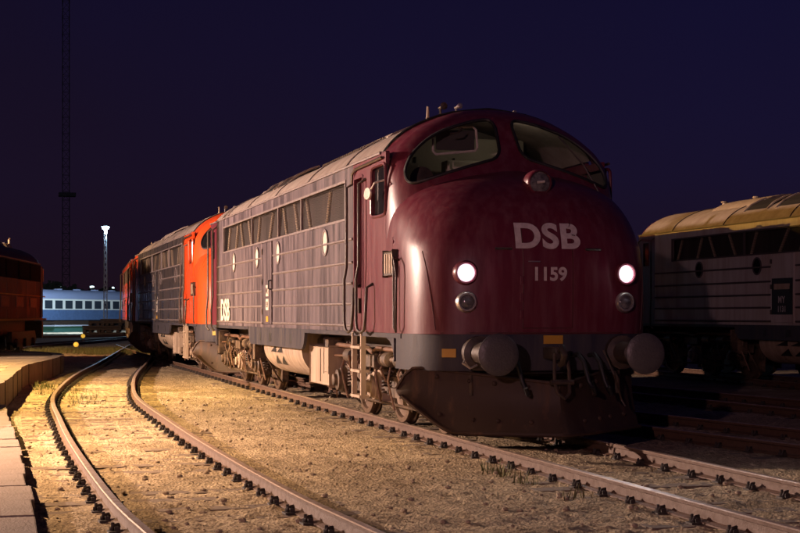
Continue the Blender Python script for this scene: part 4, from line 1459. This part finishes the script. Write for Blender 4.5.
for k in range(9):
    x = -9.5 - k * 2.2
    y = None
    for a, c in zip(ce, ce[1:]):
        if c.x <= x <= a.x: y = a.y + (c.y - a.y) * (a.x - x) / max(1e-6, a.x - c.x)
    if y is not None:
        o = MB().box(-0.012, 0.012, -0.02, 0.012, -0.5, 0.335).build('wall_joint', OIL, pl_o)
        o.location = (x, y, 0)
# small stones scattered between the rails
b = MB()
for k in range(2600):
    x = random.uniform(-14, 8); y = random.uniform(-5.9, 1.2)
    if abs(y + 0.83) < 0.09 or abs(y - .67) < .09: continue
    r = 0.006 + 0.03 * random.random() ** 3
    g = bmesh.ops.create_icosphere(b.bm, subdivisions=1, radius=r)
    z = gz(x, y)
    for v in g['verts']:
        v.co = Vector((x + v.co.x * random.uniform(.8, 1.3), y + v.co.y * random.uniform(.8, 1.3), z + r * .3 + v.co.z * .7))
o = b.build('loose_gravel', mat('sandy stones', (0.33, 0.26, 0.18), 0.9, col2=(0.2, 0.15, 0.1), scale=5, mixamt=0.8))
tag(o, 'loose small stones scattered over the trampled yard', 'gravel', kind='stuff')


# ================================================================== BLUE COACH
def coach(loc, rz, label):
    L = empty('passenger_coach', label, 'passenger coach', loc, rz)
    sec = [(0.95, 1.42), (1.3, 1.45), (2.9, 1.45), (3.05, 1.45)]
    b = MB()
    n_w = 15
    ln = 28.0
    # side: lower blue panel
    for s in (-1, 1):
        b.box(0, ln, s * 1.45, s * 1.40, 0.95, 1.98)
    b.box(0, 0.06, -1.45, 1.45, 0.95, 3.05); b.box(ln - 0.06, ln, -1.45, 1.45, 0.95, 3.05)
    b.build('body', BLUE, L)
    for s in (-1, 1):
        b = MB()
        p = 1.80
        b.box(0, ln, s * 1.455, s * 1.40, 2.90, 3.05); b.box(0, ln, s * 1.455, s * 1.40, 1.98, 2.08)
        for k in range(n_w + 1):
            x = 0.5 + k * p
            b.box(x - 0.22, x + 0.22, s * 1.455, s * 1.40, 2.08, 2.90)
        b.build('window_band', CREAM, L)
        for k in range(n_w):
            x = 0.5 + k * p
            if x + p - 0.22 > ln: break
            MB().box(x + 0.22, x + p - 0.22, s * 1.43, s * 1.42, 2.08, 2.90).build('window', mat('coach window', (0.03, 0.04, 0.05), 0.12), L)
    for s in (-1, 1):
        for x in (0.06, ln - 0.9):
            MB().box(x + 0.05, x + 0.8, s * 1.462, s * 1.45, 1.0, 2.95, 0.01).build('door', BLUE, L)
        MB().box(6.62, 6.78, s * 1.425, s * 1.445, 2.5, 2.66).build('lamp', REDLIT, L)
    rp_ = [(-1.46, 3.05), (-1.46, 3.18), (-1.38, 3.42), (-1.15, 3.68), (-0.8, 3.86), (-0.4, 3.96), (0, 4.0), (0.4, 3.96), (0.8, 3.86), (1.15, 3.68), (1.38, 3.42), (1.46, 3.18), (1.46, 3.05)]
    r = MB().prism(rp_, 0, ln, 'X').build('roof', COACHROOF, L, 40)
    for k in range(8):
        MB().box(2 + k * 3.4, 2.5 + k * 3.4, -0.3, 0.3, 3.98, 4.1).build('vent', COACHROOF, r)
    b = MB(); b.box(0.5, ln - 0.5, -1.2, 1.2, 0.55, 0.95); b.box(10, 16, -1.3, 1.3, 0.3, 0.9)
    b.build('underframe', OIL, L)
    for xc in (3.5, ln - 3.5):
        b = MB()
        for s in (-1, 1):
            b.box(xc - 1.8, xc + 1.8, s * 1.05, s * 1.2, 0.4, 0.7)
            for ax in (-1.25, 1.25):
                b.lathe([(s * 0.7, 0.48), (s * 0.84, 0.46), (s * 0.84, 0.1)], (xc + ax, 0, 0.47), 'Y', 20)
        b.build('bogie', OIL, L)
    return L


cdir = Vector((-146.7 + 133.7, 7.7 + 1.6, 0))
# coach face line passes (-133.7,-1.6) .. (-146.7, 7.7)
ca = math.atan2(cdir.y, cdir.x)
cd = cdir.normalized()
cn = Vector((cd.y, -cd.x, 0))
if cn.x > 0: cn = -cn
c0 = Vector((-133.7, -1.6, 0)) - cd * 8 + cn * 1.45
coach((c0.x, c0.y, 0.0), ca, 'blue passenger coach with cream window band and silver roof behind the yard')


def unproj(px, py, Z):
    """a point of the photograph at depth Z, used to place distant things"""
    Fv = Vector((-math.cos(ANG), math.sin(ANG), 0)); Rv = Vector((math.sin(ANG), math.cos(ANG), 0))
    return Vector((15.385, -6.26, 0)) + Fv * Z + Rv * ((px - 400) / F_PX * Z) + Vector((0, 0, 1.5 + (314.5 - py) / F_PX * Z))


# lit panel, kiosk, red lamp in the coach window
p = unproj(62, 331, 140)
k_ = empty('glazed_shelter', 'low shelter with green lit glazing under the left end of the coach', 'shelter', (p.x, p.y, -0.17), math.atan2(cd.y, cd.x) + PI / 2)
MB().box(-0.9, 0.9, -2.6, 2.6, 0.0, 0.55).build('glazing', GREENWIN, k_)
MB().box(-1.1, 1.1, -2.9, 2.9, 0.56, 0.68).build('roof', STEEL, k_)
b = MB()
for i in range(6):
    b.box(0.9, 0.96, -2.6 + i * 1.03, -2.53 + i * 1.03, 0, 0.55)
b.build('post', DARKST, k_)

# stack of old sleepers
SG = 'piles of old sleepers in front of the coach'
def pile(px, w, h, label, Z=112):
    p = unproj(px, 334, Z)
    k_ = empty('sleeper_stack', label, 'sleeper stack', (p.x, p.y, -0.17), PI / 2 - ANG - PI / 2 + 0.12, SG)
    random.seed(int(px))
    nz = int(h / 0.17)
    for j in range(nz):
        b = MB()
        if j % 3 == 2:
            y = -w / 2
            while y < w / 2:
                b.box(-1.2, 1.2, y, y + 0.24, j * 0.17, j * 0.17 + 0.15, 0.01); y += random.uniform(0.5, 0.7)
        else:
            for i in range(6):
                b.box(-1.3 + i * 0.45, -1.05 + i * 0.45, -w / 2 + random.uniform(-.15, .15), w / 2 + random.uniform(-.15, .15), j * 0.17, j * 0.17 + 0.15, 0.01)
        b.build('timber_layer', WOOD, k_)
pile(100, 1.5, 1.25, 'lower pile of brown sleepers beside the blue board')
pile(113, 1.6, 1.5, 'taller pile of brown sleepers beside the orange locomotive')
pile(88, 0.6, 0.95, 'small low pile of sleepers nearest the blue board')

# ground signals (yellow)
for (px, py, lb) in ((83, 336, 'farther small yellow ground signal'), (76, 344.5, 'nearer small yellow ground signal')):
    Z = 1.42 * 1480 / (py - 314.5) * (1.0)
    p = unproj(px, py, min(Z, 85))
    g = empty('ground_signal', lb + ' among the rails on the left', 'signal', (p.x, p.y, -0.17), 0, 'yellow ground signals')
    MB().box(-0.06, 0.06, -0.06, 0.06, 0, max(0.1, p.z - 0.02)).build('post', DARKST, g)
    MB().lathe([(-0.12, 0.10), (0.0, 0.14), (0.06, 0.14)], (0, 0, p.z + 0.17), 'X', 20).build('housing', DARKST, g, 40)
    MB().lathe([(0.05, 0.125), (0.11, 0.09), (0.13, 0.0)], (0, 0, p.z + 0.17), 'X', 20).build('lens', YBULB, g, 60)


# ================================================================== LAMPS
def lamp_post(loc, h, label, energy, color, bulb, arm=(0, 1.2), name='lamp_post', lattice=False, group=None, soft=0.15, r=0.07, cone=None, aim=None):
    L = empty(name, label, 'lamp post', (loc[0], loc[1], -0.17), 0, group)
    if lattice:
        b = MB()
        w = 0.15
        for sx_, sy_ in ((-1, -1), (-1, 1), (1, 1), (1, -1)):
            b.tube([(sx_ * w, sy_ * w, 0), (sx_ * w * .7, sy_ * w * .7, h)], 0.03, 5)
        k = 0
        z = 0
        while z < h - 0.5:
            f = 1 - 0.3 * z / h
            f2 = 1 - 0.3 * (z + .5) / h
            for a, c in (((-1, -1), (-1, 1)), ((-1, 1), (1, 1)), ((1, 1), (1, -1)), ((1, -1), (-1, -1))):
                if k % 2: a, c = c, a
                b.tube([(a[0] * w * f, a[1] * w * f, z), (c[0] * w * f2, c[1] * w * f2, z + 0.5)], 0.02, 4)
            z += 0.5; k += 1
        b.build('pole', STEEL, L)
    else:
        b = MB(); b.tube([(0, 0, 0), (0, 0, h * .5), (0, 0, h)], [r * 1.3, r, r * .7], 10)
        b.build('pole', STEEL, L, 60)
        MB().tube([(0, 0, h - 0.02), (arm[0] * .5, arm[1] * .5, h + 0.15), (arm[0], arm[1], h + 0.1)], 0.035, 8).build('arm', STEEL, L, 60)
    ax, ay = (0, 0) if lattice else arm
    hd = MB().lathe([(0.18, 0.05), (0.14, 0.16), (0.0, 0.24), (-0.01, 0.2)], (ax, ay, h), 'Z', 20).build('lamp_head', STEEL, L, 40)
    k_b = 1.9 if lattice else 1.0
    MB().lathe([(-0.16 * k_b, 0.02), (-0.11 * k_b, 0.12 * k_b), (-0.012, 0.17 * k_b)], (ax, ay, h), 'Z', 20).build('bulb', bulb, hd, 60)
    l = bpy.data.lights.new('lamp_light', 'SPOT' if cone else 'POINT'); l.energy = energy
    if cone: l.spot_size = math.radians(cone); l.spot_blend = 0.8
    l.energy = energy; l.color = color; l.shadow_soft_size = soft
    lo = bpy.data.objects.new('lamp_light', l); COL.objects.link(lo); lo.parent = hd; lo.location = (ax, ay, h - 0.16 * k_b - soft - 0.03)
    if aim: lo.rotation_euler = (Vector(aim) - Vector((loc[0], loc[1], h))).to_track_quat('-Z', 'Z').to_euler()
    return L


YG = 'yard lamps on posts'
lamp_post((-15.0, -19.5), 5.6, 'sodium yard lamp on a post left of the train, outside the view', 37000, (1.0, 0.68, 0.54), SODBULB, arm=(0, 1.2), group=YG, soft=0.14)
lamp_post((27.0, -17.0), 6.5, 'sodium yard lamp behind the viewer', 6500, (1.0, 0.54, 0.60), SODBULB, arm=(-0.8, 0.9), group=YG, soft=0.16)
lamp_post((-16.0, -11.0), 8.6, 'shaded sodium yard lamp shining down on the curving track', 20000, (1.0, 0.62, 0.20), SODBULB, arm=(0, 1.2), group=YG, soft=0.14, cone=126)
lamp_post((-4.0, -13.0), 8.0, 'added shaded sodium lamp, unseen, brightening the yard ground', 36000, (1.0, 0.61, 0.34), SODBULB, arm=(0, 0.8), group=YG, soft=0.14, cone=124)  # added lamp, lifts the foreground ground only
lamp_post((-73.0, -60.0), 9.2, 'added high sodium floodlight far left, unseen, lighting the grey locomotive roof edge', 1250000, (1.0, 0.50, 0.08), SODBULB, arm=(0, 1.2), group=YG, soft=0.3, cone=55, aim=(-10, 5, 3))  # added floodlight, yellows the roof edge of the grey locomotive
lamp_post((-41.0, -16.0), 6.0, 'added sodium lamp, unseen, brightening the far end of the train', 16000, (1.0, 0.58, 0.26), SODBULB, arm=(0, 1.2), group=YG, soft=0.14, cone=110, aim=(-44, 0, 1.5))  # added lamp, aimed to brighten the farthest locomotives and their bounce
p = unproj(105.5, 228, 128)
lamp_post((p.x, p.y), p.z + 0.17 + 0.1, 'tall lattice lamp post with blue white light in front of the coach', 3500, (0.45, 0.72, 1.0), BLUEBULB, lattice=True, soft=0.15)
l = bpy.data.lights.new('coach_floodlight', 'SPOT'); l.energy = 26000; l.color = (0.55, 0.74, 1.0); l.spot_size = math.radians(150); l.spot_blend = 0.3; l.shadow_soft_size = 0.15
lo = bpy.data.objects.new('coach_floodlight', l); COL.objects.link(lo); lo.location = (p.x - 0.3, p.y, p.z - 0.5)
lo.rotation_euler = Vector((-1, 0.1, -0.35)).to_track_quat('-Z', 'Z').to_euler()
sh = empty('added_blocker_shed', 'added unseen shed left of the yard, blocking the low rays of the floodlight', 'shed', (-52.0, -47.0, -0.17), 0.0)  # added blocker, keeps the floodlight off everything below roof height
MB().box(-22, 22, -4, 4, 0, 6.4).build('wall', CONC, sh)
MB().prism([(-4.5, 6.4), (4.5, 6.4), (4.5, 6.6), (0, 8.0), (-4.5, 6.6)], -22.4, 22.4, 'X').build('roof', ROOF, sh)
for k in range(7):
    MB().box(-18.5 + k * 6, -15.5 + k * 6, 3.99, 4.06, 0, 4.2).build('door', DKINT, sh)
# far lamps behind the coach
for (px, py, e_, wh_) in ((60.5, 286, 0.9, 'leftmost'), (92, 287, 1.2, 'largest and middle one'), (113, 288, 0.5, 'smallest and rightmost')):
    p = unproj(px, py, 300)
    L = empty('lamp_post', 'distant white lamp showing above the coach roof, ' + wh_, 'lamp post', (p.x, p.y, -0.17), 0, 'distant lamps behind the coach')
    MB().tube([(0, 0, 0), (0, 0, p.z)], 0.08, 6).build('pole', STEEL, L)
    MB().lathe([(-0.2, 0.05), (-0.1, 0.25 * e_ + .1), (0.15, 0.25 * e_ + .1), (0.2, 0.1)], (0, 0, p.z + 0.17), 'Z', 12).build('bulb', mat('distant lit lamp', (0.8, 0.8, 0.8), 0.4, emit=(0.7, 0.95, 1.0), estr=5), L, 60)

# lattice radio mast
p = unproj(66, 0, 250)
mz = p.z + 60
L = empty('radio_mast', 'very tall dark lattice radio mast behind the yard', 'mast', (p.x, p.y, -0.17))
b = MB()
w = 0.6
for sx_, sy_ in ((-1, -1), (-1, 1), (1, 1), (1, -1)):
    b.tube([(sx_ * w, sy_ * w, 0), (sx_ * w * .8, sy_ * w * .8, mz)], 0.06, 4)
z = 0; k = 0
while z < mz - 1.4:
    for a, c in (((-1, -1), (-1, 1)), ((-1, 1), (1, 1)), ((1, 1), (1, -1)), ((1, -1), (-1, -1))):
        if k % 2: a, c = c, a
        b.tube([(a[0] * w, a[1] * w, z), (c[0] * w, c[1] * w, z + 1.4)], 0.035, 3)
        b.tube([(a[0] * w, a[1] * w, z), (c[0] * w, c[1] * w, z)], 0.03, 3)
    z += 1.4; k += 1
b.build('lattice', DARKST, L)
MB().box(-1.2, 1.2, -1.2, 1.6, 21.6, 22.2).build('platform', DARKST, L)

# dark tree line behind the coach
random.seed(21)
for i, px in enumerate([54, 70, 88, 108]):
    Z = 230 + random.uniform(-12, 12)
    p = unproj(px, 300, Z)
    h = random.uniform(5.5, 7.2)
    L = empty('tree', 'dark tree behind the coach, ' + ['above the left end of its roof beside the maroon locomotive', 'near the foot of the radio mast', 'just left of the lattice lamp post', 'between the lattice lamp post and the orange locomotives'][i], 'tree', (p.x, p.y, -0.17), 0, 'trees behind the coach')
    MB().tube([(0, 0, 0), (0.1, 0, h * .4), (0, 0.1, h * .7)], [0.25, 0.18, 0.08], 7).build('trunk', BARK, L)
    b = MB()
    for k in range(900):
        v = Vector((random.gauss(0, 1), random.gauss(0, 1), random.gauss(0, 1)))
        v.normalize()
        v *= random.uniform(0.5, 1) ** .5
        lump = 1 + 0.25 * mn.noise(v * 2.2 + Vector((i, 0, 0)))
        q = Vector((v.x * 2.4 * lump, v.y * 2.4 * lump, h * 0.60 + v.z * h * 0.40 * lump))
        s_ = random.uniform(0.15, 0.4)
        a = Vector((random.gauss(0, 1), random.gauss(0, 1), random.gauss(0, 1))).normalized() * s_
        c = a.orthogonal().normalized() * s_
        b.bm.faces.new([b.bm.verts.new(q + a), b.bm.verts.new(q + c), b.bm.verts.new(q - a), b.bm.verts.new(q - c)])
    b.build('crown', TREEL, L)
